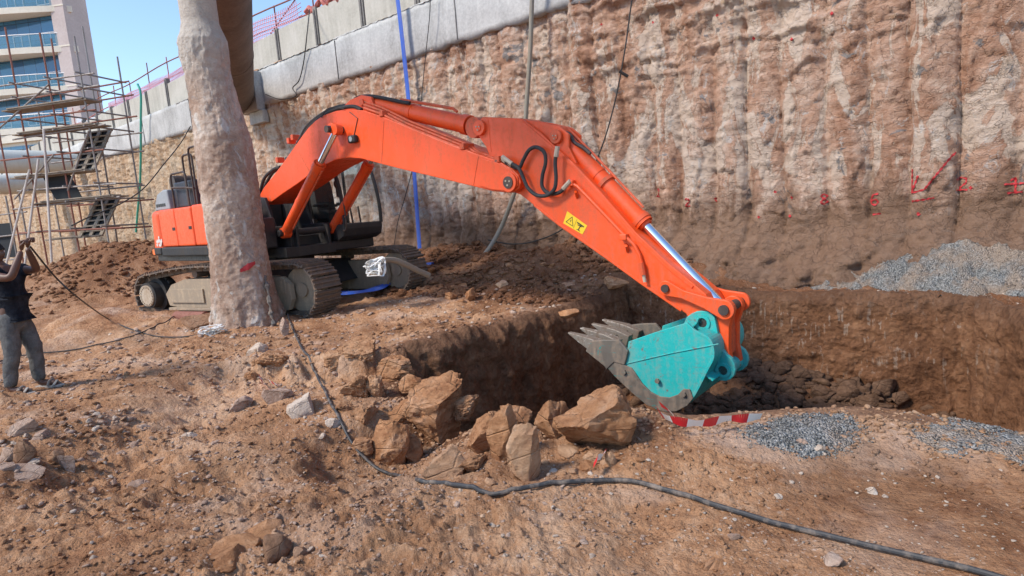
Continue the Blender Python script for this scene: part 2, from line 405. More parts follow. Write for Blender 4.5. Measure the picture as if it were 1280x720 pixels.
M['shirt'] = cloth('black cotton', (.012, .014, .02)); M['trousers'] = cloth('grey work trousers', (.10, .098, .095))
M['skin'] = NT('dark brown skin').done((.12, .055, .035), .5, Subsurface_Weight=.05)
M['hair'] = NT('black hair').done((.008, .007, .006), .8)
M['sandal'] = cloth('dusty grey sandal', (.28, .25, .22))
def glass():
    t = NT('tinted cab glass'); g = t.n.new('ShaderNodeBsdfTransparent'); g.inputs[0].default_value = (.97, .98, .97, 1)
    gl = t.n.new('ShaderNodeBsdfGlossy'); gl.inputs['Roughness'].default_value = .02
    mx = t.n.new('ShaderNodeMixShader'); mx.inputs[0].default_value = .05; t.l.new(g.outputs[0], mx.inputs[1]); t.l.new(gl.outputs[0], mx.inputs[2])
    t.l.new(mx.outputs[0], t.out.inputs[0]); return t.m
M['glass'] = glass()
M['water'] = NT('muddy water').done((.22, .16, .11), .06, spec=.5)

# ------------------------------------------------------------------ wall frame
_a = math.atan2(*(lambda d: (-d[0], d[1]))(ray(-260, 329)))
WT = np.array([math.sin(_a), -math.cos(_a), 0]); WN = np.array([math.cos(_a), math.sin(_a), 0]); WD = 11.
WRZ = math.atan2(WT[1], WT[0])
def wall_sz(x, y, off=0.):
    """photo point on the wall plane -> (distance along the wall, height)"""
    P = onplane(x, y, (WD-off)*WN, WN); return float(P@WT), float(P[2])
def wpt(s, z, off=0.): return WT*s+WN*(WD-off)+np.array([0, 0, z])

# ------------------------------------------------------------------ terrain
PIT = np.array([(-1.27, 6.87), (1.95, 10.37), (5.64, 7.25), (5.55, 5.2), (4.4, 3.0), (3.0, 3.35), (1.93, 3.95), (.96, 3.95), (.3, 4.6), (-.75, 5.35), (-1.25, 5.95)])
def pit_dist(x, y):
    """signed distance to the pit outline, positive inside"""
    x = np.asarray(x, float); y = np.asarray(y, float)
    d = np.full(x.shape, 1e9); ins = np.zeros(x.shape, bool); n = len(PIT)
    for i in range(n):
        a = PIT[i]; b = PIT[(i+1) % n]; ex, ey = b-a
        t = np.clip(((x-a[0])*ex+(y-a[1])*ey)/(ex*ex+ey*ey), 0, 1)
        d = np.minimum(d, np.hypot(x-a[0]-t*ex, y-a[1]-t*ey))
        c = (a[1] > y) != (b[1] > y)
        xx = a[0]+(y-a[1])/(ey if abs(ey) > 1e-9 else 1e-9)*ex
        ins ^= c & (x < xx)
    return np.where(ins, d, -d)
def gau(x, y, cx, cy, rx, ry, rot=0.):
    dx = x-cx; dy = y-cy; c, s = math.cos(rot), math.sin(rot)
    u = (dx*c+dy*s)/rx; v = (-dx*s+dy*c)/ry; return np.exp(-(u*u+v*v))
def ground_z(x, y, detail=True):
    x = np.asarray(x, float); y = np.asarray(y, float)
    nd = WD-(x*WN[0]+y*WN[1]); s = x*WT[0]+y*WT[1]
    r = np.hypot(x, y)
    z = .07*fbm(x, y, 0, .45, 2)+.05*fbm(x, y, 0, 1.3, 2, seed=4)
    # spoil heap behind the machine
    w = fbm(x, y, 0, .6, 4, seed=11)
    z = z+1.20*gau(x, y, -10.6, 16.2, 2.4, 1.8, R(-25))*(1+.18*w)+.55*gau(x, y, -8.2, 16.8, 2.2, 1.5)+.5*gau(x, y, -13.6, 17, 2.2, 2)
    z = z+.32*gau(x, y, -7.2, 10.2, 1.9, .7, R(-20))*(1+.4*w)
    # rubble bank along the foot of the wall
    z = z+.15*sst(1.55, .15, nd+.25*w)*sst(-8, -6, s)*(1+.35*w)+.07*sst(1.9, 1.2, nd)*sst(-8, -6, s)*fbm(x, y, 0, 2.4, 4, .62, seed=87)
    bank = sst(2.9, .5, nd)*sst(-16.5, -12, s)*sst(-2.5, -5.8, s)
    z = z+bank*(.55+.3*w)
    z = z-.27*sst(6.95, 6.65, y+.35*fbm(x, y, 0, 1.4, 4, .6, seed=81))*sst(3.0, 4.4, y)*sst(-3.9, -3.1, x)*sst(-.3, -1.0, x)
    z = z+.30*gau(x, y, -.3, 12.2, 1.5, .8, R(-35))*(1+.6*w)
    # dug-out hollow where the boulders lie
    e = np.hypot((x+.45)/1.35, (y-4.70)/.95)+.12*fbm(x, y, 0, 1.6, 3, seed=31)
    z = z-.30*sst(1.08, .72, e)
    # broad dip of the left foreground, raised right foreground
    z = z-.10*gau(x, y, -1.8, 3.6, .9, .6)+.10*gau(x, y, 2.0, 3.7, .9, .5)+.05*gau(x, y, .9, 3.3, .4, .5)
    z = z*sst(0.4, 2.2, r)
    if detail:
        rough = .55+.9*sst(-.15, .35, fbm(x, y, 0, .5, 2, seed=51))
        smooth_r = 1-.68*sst(.7, 1.5, x)*sst(6, 4.5, y)      # the trodden right foreground
        k = rough*smooth_r
        al = x*.65+y*.76; ac = -x*.76+y*.65
        lay = sst(.9, -.3, x)*sst(7.5, 5.5, y)
        z = z+.030*lay*ridged(al*.55, ac*2.6, 0, 1.1, 3, seed=41)+.014*lay*fbm(al*.6, ac*3, 0, 3.4, 3, .65, seed=43)
        z = z+.018*k*np.abs(noise3(x*5.2, y*5.2, 3.1))+.016*k*np.abs(noise3(x*11.+3, y*11., 7.7))+.012*k*np.abs(noise3(x*24., y*24.+5, 1.7))
        z = z+.030*k*fbm(x, y, 0, 4.2, 4, .6, seed=7)+.012*k*ridged(x, y, 0, 7., 3, seed=13)+.010*k*np.maximum(0, fbm(x, y, 0, 17, 3, .6, seed=3))
        # scraped furrows running across the left plateau
        u = (x*.35+y*.94)
        z = z+.016*sst(-.5, -2.0, x)*sst(4, 5, y)*ridged(x*.25, u*2.4, 0, 1.6, 2, seed=23)
        far = sst(9, 13, y)
        z = z+.06*far*fbm(x, y, 0, 1.8, 3, .6, seed=61)
    return z
def dug_mask(x, y):
    """where the freshly dug brown earth lies"""
    nd = WD-(x*WN[0]+y*WN[1]); w = .6*fbm(x, y, 0, .8, 4, .6, seed=35)
    m_ = np.maximum(sst(4.0, 3.0, nd+w), 1.2*gau(x, y, -10.4, 16.2, 3.6, 2.6)+.3*w)
    m_ = np.maximum(m_, sst(-.6, -.15, pit_dist(x, y)+.3*w)*sst(5.4, 6.2, y)*.8)
    m_ = np.maximum(m_, .7*gau(x, y, -.45, 4.45, 1.3, 1.1)+.4*w)
    return np.clip(m_, 0, 1)
def set_dug(o, x, y):
    a = o.data.attributes.new('dug', 'FLOAT', 'POINT'); a.data.foreach_set('value', dug_mask(x, y).astype(np.float32))
def ground_sheet():
    fine = np.arange(-47, 47.01, .17)
    ang = np.concatenate([np.arange(-180, -47, 3.), fine, np.arange(48.5, 180.1, 3.)]); ang[-1] = 180
    rad = [0.25, .5, .75]
    while rad[-1] < 30: rad.append(rad[-1]+max(.011, rad[-1]*.0062) if rad[-1] > 1.6 else rad[-1]+.06)
    while rad[-1] < 900: rad.append(rad[-1]*1.12)
    rad = np.array(rad)
    A, Q = np.meshgrid(np.radians(ang), rad)
    X = np.sin(A)*Q; Y = np.cos(A)*Q
    Z = ground_z(X, Y)*sst(60, 35, Q)
    nr, na = X.shape
    idx = np.arange(nr*na).reshape(nr, na)
    Fq = np.stack([idx[:-1, :-1], idx[:-1, 1:], idx[1:, 1:], idx[1:, :-1]], -1).reshape(-1, 4)[:, ::-1]
    V = np.stack([X, Y, Z], -1).reshape(-1, 3)
    c = V[Fq].mean(1)
    nd = WD-(c[:, 0]*WN[0]+c[:, 1]*WN[1])
    keep = (pit_dist(c[:, 0], c[:, 1]) < -.13) & (nd > -1.0)
    Fq = Fq[keep]
    used = np.unique(Fq); rm = np.full(len(V), -1); rm[used] = np.arange(len(used))
    o = link_mesh('ground', V[used], rm[Fq], M['ground'], smooth=True); set_dug(o, V[used][:, 0], V[used][:, 1]); return tag(o, kind='structure')
ground_sheet()
def floor_z(x, y):
    z = -1.42+.42*gau(x, y, 3.5, 8.3, 1.5, .8, R(-38))+.15*gau(x, y, 2.6, 6.2, 1, 1)-.22*gau(x, y, 5.0, 6.7, .7, .6)-.16*gau(x, y, 1.4, 9.0, .6, .8)
    return z+.10*fbm(x, y, 0, 1.3, 3, seed=71)+.05*fbm(x, y, 0, 4.5, 4, .6, seed=72)+.02*ridged(x, y, 0, 9, 2, seed=5)
def pit():
    n = len(PIT); P = []
    for i in range(n):
        a = PIT[i]; b = PIT[(i+1) % n]; L = np.hypot(*(b-a)); k = int(L/.03)
        for j in range(k): P.append(a+(b-a)*j/k)
    P = np.array(P); N = len(P)
    # round the corners and roughen the outline
    for _ in range(6): P = (np.roll(P, 1, 0)+P*2+np.roll(P, -1, 0))/4
    T = np.roll(P, -4, 0)-np.roll(P, 4, 0); NI = np.stack([T[:, 1], -T[:, 0]], -1); NI /= np.linalg.norm(NI, axis=1)[:, None]
    ker = np.hanning(25); ker /= ker.sum()
    NI = np.stack([np.convolve(np.concatenate([NI[-12:, i], NI[:, i], NI[:12, i]]), ker, 'valid') for i in (0, 1)], -1)
    NI /= np.linalg.norm(NI, axis=1)[:, None]
    if pit_dist(*(P[50]+NI[50]*.1)) < 0: NI = -NI
    tt = np.concatenate([np.linspace(-.42, -.02, 14), np.linspace(0, 1, 58), np.linspace(1.02, 1.5, 12)])
    V = []
    for t in tt:
        wob = .05*fbm(P[:, 0], P[:, 1], 0, 2.2, 3, seed=91)
        if t <= 0:
            off = t+wob*(1+t*2.4); Q = P+NI*off[:, None]
            gz = ground_z(Q[:, 0], Q[:, 1]); z = gz+(-.03+.035*sst(-.42, -.1, t))
            z = z-.012*sst(-.04, 0., t)**2
            V.append(np.column_stack([Q, z]))
        elif t <= 1:
            Qt = P+NI*wob[:, None]; g0 = ground_z(Qt[:, 0], Qt[:, 1])-.045
            near = sst(5.8, 5.0, P[:, 1])                      # the near bank is a looser slope
            base = P+NI*(wob+.10+.22*t+.35*t*near)[:, None]
            f0 = floor_z(base[:, 0], base[:, 1])
            z = g0+(f0-g0)*t
            s = P[:, 0]*WT[0]+P[:, 1]*WT[1]
            env = sst(0, .06, t)
            amp = .07*fbm(P[:, 0]*1., P[:, 1]*1., z*.8, 1.9, 3, seed=101)+.035*fbm(P[:, 0], P[:, 1], z, 6.5, 4, .6, seed=103)+.028*ridged(P[:, 0]*3+z*.6, P[:, 1]*3-z*.6, z*.35, 1.3, 2, seed=107)
            amp = amp+.035*fbm(P[:, 0], P[:, 1], z*2.2, 2.5, 2, seed=109)
            Q = P+NI*(wob+.03+.03*sst(0, .12, t)+.2*t+.35*t*near+amp*env)[:, None]
            V.append(np.column_stack([Q, z]))
        else:
            off = .32+(t-1)*1.2; Q = P+NI*off
            V.append(np.column_stack([Q, floor_z(Q[:, 0], Q[:, 1])-.01]))
    K = len(V); V = np.concatenate(V)
    idx = np.arange(K*N).reshape(K, N); nx = np.roll(idx, -1, 1)
    Fq = np.stack([idx[:-1], nx[:-1], nx[1:], idx[1:]], -1).reshape(-1, 4)
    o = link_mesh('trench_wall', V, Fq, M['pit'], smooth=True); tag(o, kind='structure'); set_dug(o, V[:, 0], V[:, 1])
    xs = np.arange(-1.6, 6.0, .035); ys = np.arange(2.6, 10.8, .035); X, Y = np.meshgrid(xs, ys); Z = floor_z(X, Y)
    nr, na = X.shape; idx = np.arange(nr*na).reshape(nr, na)
    Fq = np.stack([idx[:-1, :-1], idx[:-1, 1:], idx[1:, 1:], idx[1:, :-1]], -1).reshape(-1, 4)
    V = np.stack([X, Y, Z], -1).reshape(-1, 3); c = V[Fq].mean(1)
    Fq = Fq[pit_dist(c[:, 0], c[:, 1]) > .12]
    used = np.unique(Fq); rm = np.full(len(V), -1); rm[used] = np.arange(len(used))
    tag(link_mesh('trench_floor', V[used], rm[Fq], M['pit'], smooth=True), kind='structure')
pit()
for cx, cy, z, rx, ry in ((1.45, 8.9, -1.50, .8, .75), (4.95, 6.75, -1.53, .75, .7)):
    V = [(cx, cy, z)]+[(cx+rx*(1+.1*math.sin(3*a))*math.cos(a), cy+ry*math.sin(a), z) for a in np.linspace(0, 2*math.pi, 40, endpoint=False)]
    tag(link_mesh('water', V, [(0, i+1, (i+1) % 40+1) for i in range(40)], M['water']), kind='structure')
def gz1(x, y): return float(ground_z(np.array([x]), np.array([y]))[0])
_TT = np.geomspace(1.4, 70, 260)
def gpx(px, py, it=5):
    """photo point -> first point of the terrain along that ray"""
    d = ray(px, py); P = cC+d*_TT[:, None]; h = P[:, 2]-ground_z(P[:, 0], P[:, 1], False)
    w_ = np.where(h < 0)[0]; i = max(1, int(w_[0])) if len(w_) else len(_TT)-1
    t = _TT[i-1]+(_TT[i]-_TT[i-1])*h[i-1]/(h[i-1]-h[i]+1e-9)
    P = cC+d*t; return np.array([P[0], P[1], gz1(P[0], P[1])])

# street level behind the wall
S0 = [wpt(s, 6.62, off) for s, off in ((-400, -1.1), (400, -1.1), (400, -500), (-400, -500))]
tag(link_mesh('street', S0, [(0, 1, 2, 3)], M['ground']), kind='structure')

# ------------------------------------------------------------------ retaining wall
def pile_surf(s, z):
    """how far the pile face stands out towards the excavation"""
    sp = .6; w = s+.10*fbm(s, z*.25, 0, .7, 2, seed=5)
    u = (w/sp) % 1; k = np.floor(w/sp)
    hsh = np.sin(k*12.9898)*43758.5453; hsh = hsh-np.floor(hsh)
    bul = np.sqrt(np.maximum(0, 1-(2*u-1)**2*.93))*.20*(.7+.45*hsh)
    hi = sst(3.2, 4.4, z)
    o = bul*(1-.35*hi)+.07*(hsh-.5)
    o = o+.05*fbm(s, z*.7, 0, .8, 3, seed=8)+.030*fbm(s, z*1.9, 0, 4.2, 5, .62, seed=9)+.012*ridged(s, z*2.4, 0, 5., 3, seed=29)
    o = o+.05*hi*ridged(s*.6, z*2.2, 0, 1.1, 3, seed=15)
    lo = sst(1.2, .4, z)
    o = o+lo*(.10+.05*fbm(s, z, 0, 2.6, 4, .6, seed=19))
    t1 = fbm(s*.8, z*2.6, 0, 1.0, 4, .55, seed=63); hz = .25+.9*hi*sst(-9, -5, s)
    o = o+.040*hz*(sst(-.03, .01, t1)+sst(.16, .19, t1))
    o = o+.98*sst(1.0, .02, z+.22*fbm(s, z, 0, .9, 4, .6, seed=65))*sst(-8.5, -6.5, s)*(1+.14*fbm(s, z*2, 0, 2.2, 4, .62, seed=66))
    rag = sst(.02, .05, fbm(s, z*.55, 0, 1.3, 4, .55, seed=27))     # cracked-off slabs
    o = o-.04*rag*(1-lo)
    return o
wall = empty('retaining_wall', (0, 0, 0), label='tall rough brown retaining wall of exposed bored piles under a grey concrete capping beam', cat='retaining wall')
def wall_mesh():
    s = np.concatenate([np.arange(-110, -40, .25), np.arange(-40, -20, .09), np.arange(-20, -11, .045), np.arange(-11, 3.5, .026), np.arange(3.5, 9, .2)])
    z = np.arange(-.5, 5.62, .036)
    S, Z = np.meshgrid(s, z); O = pile_surf(S, Z)
    X = S; Y = -O
    V = np.stack([X, Y, Z], -1).reshape(-1, 3); nr, na = S.shape; idx = np.arange(nr*na).reshape(nr, na)
    Fq = np.stack([idx[:-1, :-1], idx[:-1, 1:], idx[1:, 1:], idx[1:, :-1]], -1).reshape(-1, 4)
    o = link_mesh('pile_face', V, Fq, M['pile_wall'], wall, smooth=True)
    return o
wall.location = tuple(WN*WD); wall.rotation_euler = (0, 0, WRZ)
wall_mesh()
def rough_block(name, x0, x1, y0, y1, z0, z1, mat, parent, ds=.12, amp=.02, seed=0., under=None):
    """long block with uneven faces (local x along)"""
    xs = np.arange(x0, x1+ds/2, ds); prof = []
    for a, b, n in (((y1, z1), (y0, z1), 4), ((y0, z1), (y0, z0), 8), ((y0, z0), (y1, z0), 5)):
        for k in range(n): prof.append((a[0]+(b[0]-a[0])*k/n, a[1]+(b[1]-a[1])*k/n))
    prof.append((y1, z0)); prof = np.array(prof)
    Xg, J = np.meshgrid(xs, np.arange(len(prof)), indexing='ij')
    Yg = prof[J, 0]; Zg = prof[J, 1]
    Yg = Yg+amp*fbm(Xg, Zg, 0, 1.4, 3, seed=seed); lowm = sst(z0+.1, z0, Zg)
    Zg = Zg+amp*fbm(Xg, Yg, 0, 1., 3, seed=seed+5)+lowm*amp*2.5*fbm(Xg, Yg*0, 0, 2.2, 4, .6, seed=seed+9)
    V = np.stack([Xg, Yg, Zg], -1).reshape(-1, 3); nr, na = Xg.shape; idx = np.arange(nr*na).reshape(nr, na)
    Fq = np.stack([idx[:-1, :-1], idx[:-1, 1:], idx[1:, 1:], idx[1:, :-1]], -1).reshape(-1, 4)
    return link_mesh(name, V, Fq, mat, parent)
rough_block('capping_beam', -110, 9, -.22, 1.0, 5.5, 6.68, M['beam'], wall, amp=.022)
MBj = MB()
for s in (-10.2, -15.0, -19.9, -24.8, -29.7): MBj.box(s, s+.02, -.245, -.21, 5.56, 6.62)
MBj.build('beam_joint', M['post_conc'], wall)
# earth lying on the beam
def dirt_strip():
    s = np.arange(-26, -9.5, .06); v = np.linspace(0, 1, 9)
    S, Vv = np.meshgrid(s, v); hgt = .13+.16*fbm(S, 0*S, 0, .6, 3, seed=3)
    Y = -.24+.58*Vv; Z = 6.66+np.maximum(.0, hgt)*sst(0, .9, Vv)*1.3+.03*fbm(S, Vv*2, 0, 5, 3)
    V = np.stack([S, Y, Z], -1).reshape(-1, 3); nr, na = S.shape; idx = np.arange(nr*na).reshape(nr, na)
    Fq = np.stack([idx[:-1, :-1], idx[:-1, 1:], idx[1:, 1:], idx[1:, :-1]], -1).reshape(-1, 4)
    o = link_mesh('loose_earth', V, Fq, M['ground'], smooth=True); o.location = wall.location; o.rotation_euler = wall.rotation_euler
    tag(o, 'orange brown earth spilled along the top of the grey capping beam', 'earth', kind='stuff')
dirt_strip()
# precast panel fence on top of the beam
fence = empty('panel_fence', tuple(WN*(WD+.35)), WRZ, label='weathered precast concrete panel fence standing on top of the capping beam', cat='fence')
pan = None
for i in range(26):
    s = -7.5-2.28*i; h = 7.92+.05*math.sin(i*2.3)
    pm = MB(); pm.prism([(s-2.28+.11, 6.66), (s-.11, 6.66), (s-.11, h), (s-2.28+.11, h-.05*math.sin(i*1.7))], 0, .1)
    pm.build('panel', M['panel'], fence, bevel=.01)
    q = MB(); q.box(s-.09, s+.09, -.035, .13, 6.66, h+.08+.04*math.sin(i*5)); q.box(s-.03, s+.03, -.07, -.03, 6.66, h+.04)
    q.build('post', M['post_conc'], fence, bevel=.006)
# tube railing and netting above the fence
rail = empty('guard_rail', tuple(WN*(WD+.9)), WRZ, label='red and grey tube guard rail rising above the panel fence against the sky', cat='railing')
for i in range(13):
    s = -15.2-2.3*i; q = MB(); q.cyl((s, 0, 6.6), (s+.06*math.sin(i*3), .02, 9.25+.25*math.sin(i*2.1)), .025, 8)
    q.build('post', M['rust'] if i % 3 else M['red_pole'], rail)
for z, mt, y in ((8.35, 'red_pole', .05), (8.95, 'rust', -.05)):
    q = MB(); q.tube([(s, y+.02*math.sin(s), z+.06*math.sin(s*.8)) for s in np.arange(-43, -14, 1.)], .026, 8); q.build('rail_tube', M[mt], rail)
q = MB(); q.tube([(-20.2, 0, 8.2), (-16.8, 0, 9.5)], .022, 8); q.build('brace', M['rust'], rail)
def netting(name, s0, s1, z0, z1, mat, label, kind=None):
    q = MB(); st = .12
    for s in np.arange(s0, s1, st): q.tube([(s+.02*math.sin(z*5), .04*math.sin(s*2+z), z) for z in np.linspace(z0, z1, 6)], .016, 4)
    for z in np.arange(z0, z1, st): q.tube([(s, .04*math.sin(s*2+z), z+.05*math.sin(s*1.1)) for s in np.arange(s0, s1+.3, .4)], .016, 4)
    o = q.build(name, mat); o.location = tuple(WN*(WD+.82)); o.rotation_euler = (0, 0, WRZ); tag(o, label, 'netting'); return o
netting('safety_netting', -22, -18.2, 7.7, 8.75, M['pink'], 'pink safety netting on the guard rail just right of the brown strut')
netting('safety_netting', -36.5, -24.8, 7.7, 8.5, M['pink'], 'pink safety netting on the guard rail left of the concrete column')
def heap_net():
    q = MB(); P = []
    for i in range(26):
        s = -17.2+2.6*i/25; P.append((s, -.05+.12*random.random(), 8.02+.12*random.random()+.1*math.sin(i)))
    q.tube(P, .07, 6); q.tube([(a, b+.1, c+.08*random.random()) for a, b, c in P], .05, 6)
    o = q.build('rolled_netting', M['red_pole']); o.location = tuple(WN*(WD+.4)); o.rotation_euler = (0, 0, WRZ)
    tag(o, 'rolled red netting lying along the top edge of the panel fence', 'netting')
heap_net()

# red spray marks following the pile surface
def marks():
    def ribbon(mb, pts, w):
        P = []
        for i in range(len(pts)-1):
            a, b = np.array(pts[i]), np.array(pts[i+1]); n = max(2, int(np.linalg.norm(b-a)/.02))
            P += [a+(b-a)*k/n for k in range(n)]
        P.append(np.array(pts[-1])); P = np.array(P); V = []
        for i, p in enumerate(P):
            d = P[min(i+1, len(P)-1)]-P[max(i-1, 0)]; d /= np.linalg.norm(d)+1e-9; nn = np.array([-d[1], d[0]])
            ww = w*(.8+.35*math.sin(i*1.7))
            for e in (-1, -.33, .33, 1): 
                q = p+nn*ww*e/2; V.append((q[0], -float(pile_surf(np.array([q[0]]), np.array([q[1]]))[0])-.013, q[1]))
        F = [(4*i+k, 4*i+k+1, 4*i+k+5, 4*i+k+4) for i in range(len(P)-1) for k in range(3)]
        mb.add(V, F)
    def glyph(kind, cx, cy, h):
        s0, z0 = wall_sz(cx, cy, .15); mb = MB(); w = .03
        G = {'2': [[(-.3, .3), (-.1, .5), (.25, .4), (.25, .1), (-.3, -.45), (.35, -.45)]],
             '8': [[(.05, 0), (-.25, .25), (0, .5), (.27, .27), (.05, 0), (-.28, -.25), (0, -.5), (.3, -.25), (.05, 0)]],
             '6': [[(.3, .45), (-.1, .4), (-.32, 0), (-.25, -.4), (.1, -.5), (.3, -.25), (.1, 0), (-.2, -.1)]],
             '1': [[(-.2, .3), (.05, .5), (.05, -.45)], [(-.35, -.45), (.4, -.42)], [(-.5, .1), (.5, .12)]],
             '.': [[(-.12, 0), (.12, .03)], [(0, -.1), (.02, .1)]],
             'L': [[(-.5, .35), (-.5, -.5), (-.1, -.4), (.75, .8)], [(-.5, -.5), (-.3, .1)]],
             '-': [[(-.5, 0), (.5, .12)]], 's': [[(-.3, .2), (.1, .3), (-.1, -.1), (.3, -.3)]]}
        for st in G[kind]: ribbon(mb, [(s0+a*h, z0+b*h) for a, b in st], w if kind != '.' else .05)
        return mb
    for k, x, y, h, lab in (('2', 822, 241, .16, 'painted red figure two, leftmost'), ('2', 861, 253, .15, None), ('s', 893, 250, .1, None), ('8', 1029, 249, .17, 'red figure eight'), ('6', 1093, 249, .18, 'red figure six'),
                       ('L', 1161, 222, .42, 'red arrow'), ('-', 1153, 251, .3, 'red dash'), ('.', 1149, 267, .12, None), ('2', 1202, 230, .19, None), ('.', 1213, 235, .1, None), ('1', 1268, 232, .22, 'red figure one between strokes'),
                       ('.', 1041, 18, .14, None), ('.', 942, 48, .12, None), ('.', 991, 50, .12, None), ('.', 898, 20, .12, None), ('.', 816, 28, .1, None), ('.', 750, 30, .1, None), ('.', 988, 270, .14, None), ('.', 949, 271, .12, None), ('-', 1096, 268, .12, None), ('.', 989, 247, .1, None), ('.', 968, 240, .1, None)):
        o = glyph(k, x, y, h).build('painted_mark', M['redpaint'], wall)
        if lab: o['label'] = lab
marks()

# ------------------------------------------------------------------ struts and column
def strut(name, p0, p1, r, mat, label, plate=True):
    root = empty(name, tuple(p0), label=label, cat='strut', group='steel struts bearing on the retaining wall')
    p0 = np.array(p0, float); d = np.array(p1, float)-p0; L = np.linalg.norm(d); u = d/L
    q = MB(); q.tube([u*.12, u*L], r, 40); q.build('pipe', mat, root, smooth=True)
    
    for a_, b_, e_ in ((0, .12, 0), (.5, .56, .012), (5.5, 5.56, .012)):
        q = MB(); q.tube([u*a_, u*b_], r+e_, 40); q.build('flange', mat, root, smooth=True)
    return root
sA = wpt(*wall_sz(303, 122, .3), .55)
strut('strut', sA, sA+np.array([4.75, -11.5, .15])*1.35, .6, M['strut_brown'], 'thick rusty brown pipe strut running overhead behind the concrete column')
b = MB(); s1, z1 = wall_sz(322, 122, .3); b.box(s1-.9, s1+.25, -.5, -.2, 5.35, 6.6); b.box(s1-.5, s1+.4, -.42, -.2, 4.95, 5.35)
o = b.build('bearing_block', M['beam'], bevel=.03); o.location = wall.location; o.rotation_euler = wall.rotation_euler
tag(o, 'grey concrete bearing block on the beam at the end of the brown strut', 'concrete block')
s2, _ = wall_sz(96, 205, .3); pA = wpt(s2, 5.75, .3); strut('strut', pA, pA-WN*14, .58, M['strut_pale'], 'pale grey pipe strut at the far left, the nearer and higher of two')
pB = wpt(wall_sz(72, 240, .3)[0], 4.95, .3); strut('strut', pB, pB-WN*14, .55, M['strut_pale'], 'pale grey pipe strut at the far left, the farther and lower of two')
def column():
    c = (onz(268, 412)+onz(353, 412))/2; c[1] += .35; c[0] -= .13; c[2] = 0
    prof = [(-.4, .66), (0, .60), (.25, .54), (.6, .48), (.9, .44), (1.3, .42), (2.2, .43), (2.8, .42), (3.2, .375), (3.6, .335), (3.96, .315), (4.2, .345), (4.40, .35), (4.55, .30), (4.68, .27), (5.3, .27)]
    zs = np.arange(-.4, 5.25, .02); rr = np.interp(zs, [p[0] for p in prof], [p[1] for p in prof])*.96
    th = np.linspace(0, 2*math.pi, 240, endpoint=False); T, Z = np.meshgrid(th, zs); Rr = np.repeat(rr[:, None], 240, 1)
    nx, ny = np.cos(T), np.sin(T); k = sst(4.75, 4.4, Z)*.85+.15
    Rr = Rr*(1+k*(.04*fbm(nx, ny, Z*.9, 1.1, 3, seed=2)+0.022*fbm(nx*2, ny*2, Z*4.5, 1.6, 6, .66, seed=6)))
    Rr = Rr+k*.013*ridged(nx*.9, ny*.9, Z*2.2, 2.3, 4, seed=4)+sst(.8, 0, Z)*.05*fbm(nx, ny, Z, 2.2, 4, .6, seed=12)
    V = np.stack([nx*Rr-.10*sst(2.8, 4.2, Z), ny*Rr, Z], -1).reshape(-1, 3); nr, na = T.shape; idx = np.arange(nr*na).reshape(nr, na); nxt = np.roll(idx, -1, 1)
    Fq = np.stack([idx[:-1], nxt[:-1], nxt[1:], idx[1:]], -1).reshape(-1, 4)
    root = empty('concrete_column', tuple(c), label='rough mud stained concrete column standing in front of the orange excavator', cat='column')
    link_mesh('shaft', V, Fq, M['column'], root, smooth=True)
    d = ray(322, 341); 
    # red paint smear
    n = np.array([cC[0]-c[0], cC[1]-c[1], 0]); n /= np.linalg.norm(n)
    V = []; F = []; az = math.atan2(n[1], n[0])
    for i in range(15):
        for j in range(5):
            a = az-.03+(.52)*(i/14)-.0; z = .93+.10*(i/14)+(j/4-.5)*.10*(1-abs(i/14-.5)*1.1+.05*math.sin(i*2))
            ii = int(np.argmin(abs(zs-z))); jj = int(round((a % (2*math.pi))/(2*math.pi)*240)) % 240
            r = float(Rr[ii, jj])+.02; V.append((math.cos(a)*r, math.sin(a)*r, z))
    for i in range(14):
        for j in range(4): F.append((i*5+j, i*5+j+1, (i+1)*5+j+1, (i+1)*5+j))
    link_mesh('red_mark', V, F, M['redpaint'], root, smooth=True)
    return c
colc = column()

# ------------------------------------------------------------------ excavator
EXC = np.array([-4.55, 12.05, 0.]); EA = R(39.5)
EH = np.array([math.cos(EA), -math.sin(EA), 0]); EL = np.array([math.sin(EA), math.cos(EA), 0])
def X2(x, y, off):
    """photo point -> (along, up) in the machine plane `off` metres to its near side"""
    P = onplane(x, y, EXC-EL*off, EL); return (float((P-EXC)@EH), float(P[2]))
def XL(pts, off): return [X2(x, y, off) for x, y in pts]
exc = empty('excavator', tuple(EXC), -EA, label='large orange crawler excavator with a teal digging bucket lowered over the trench', cat='excavator')
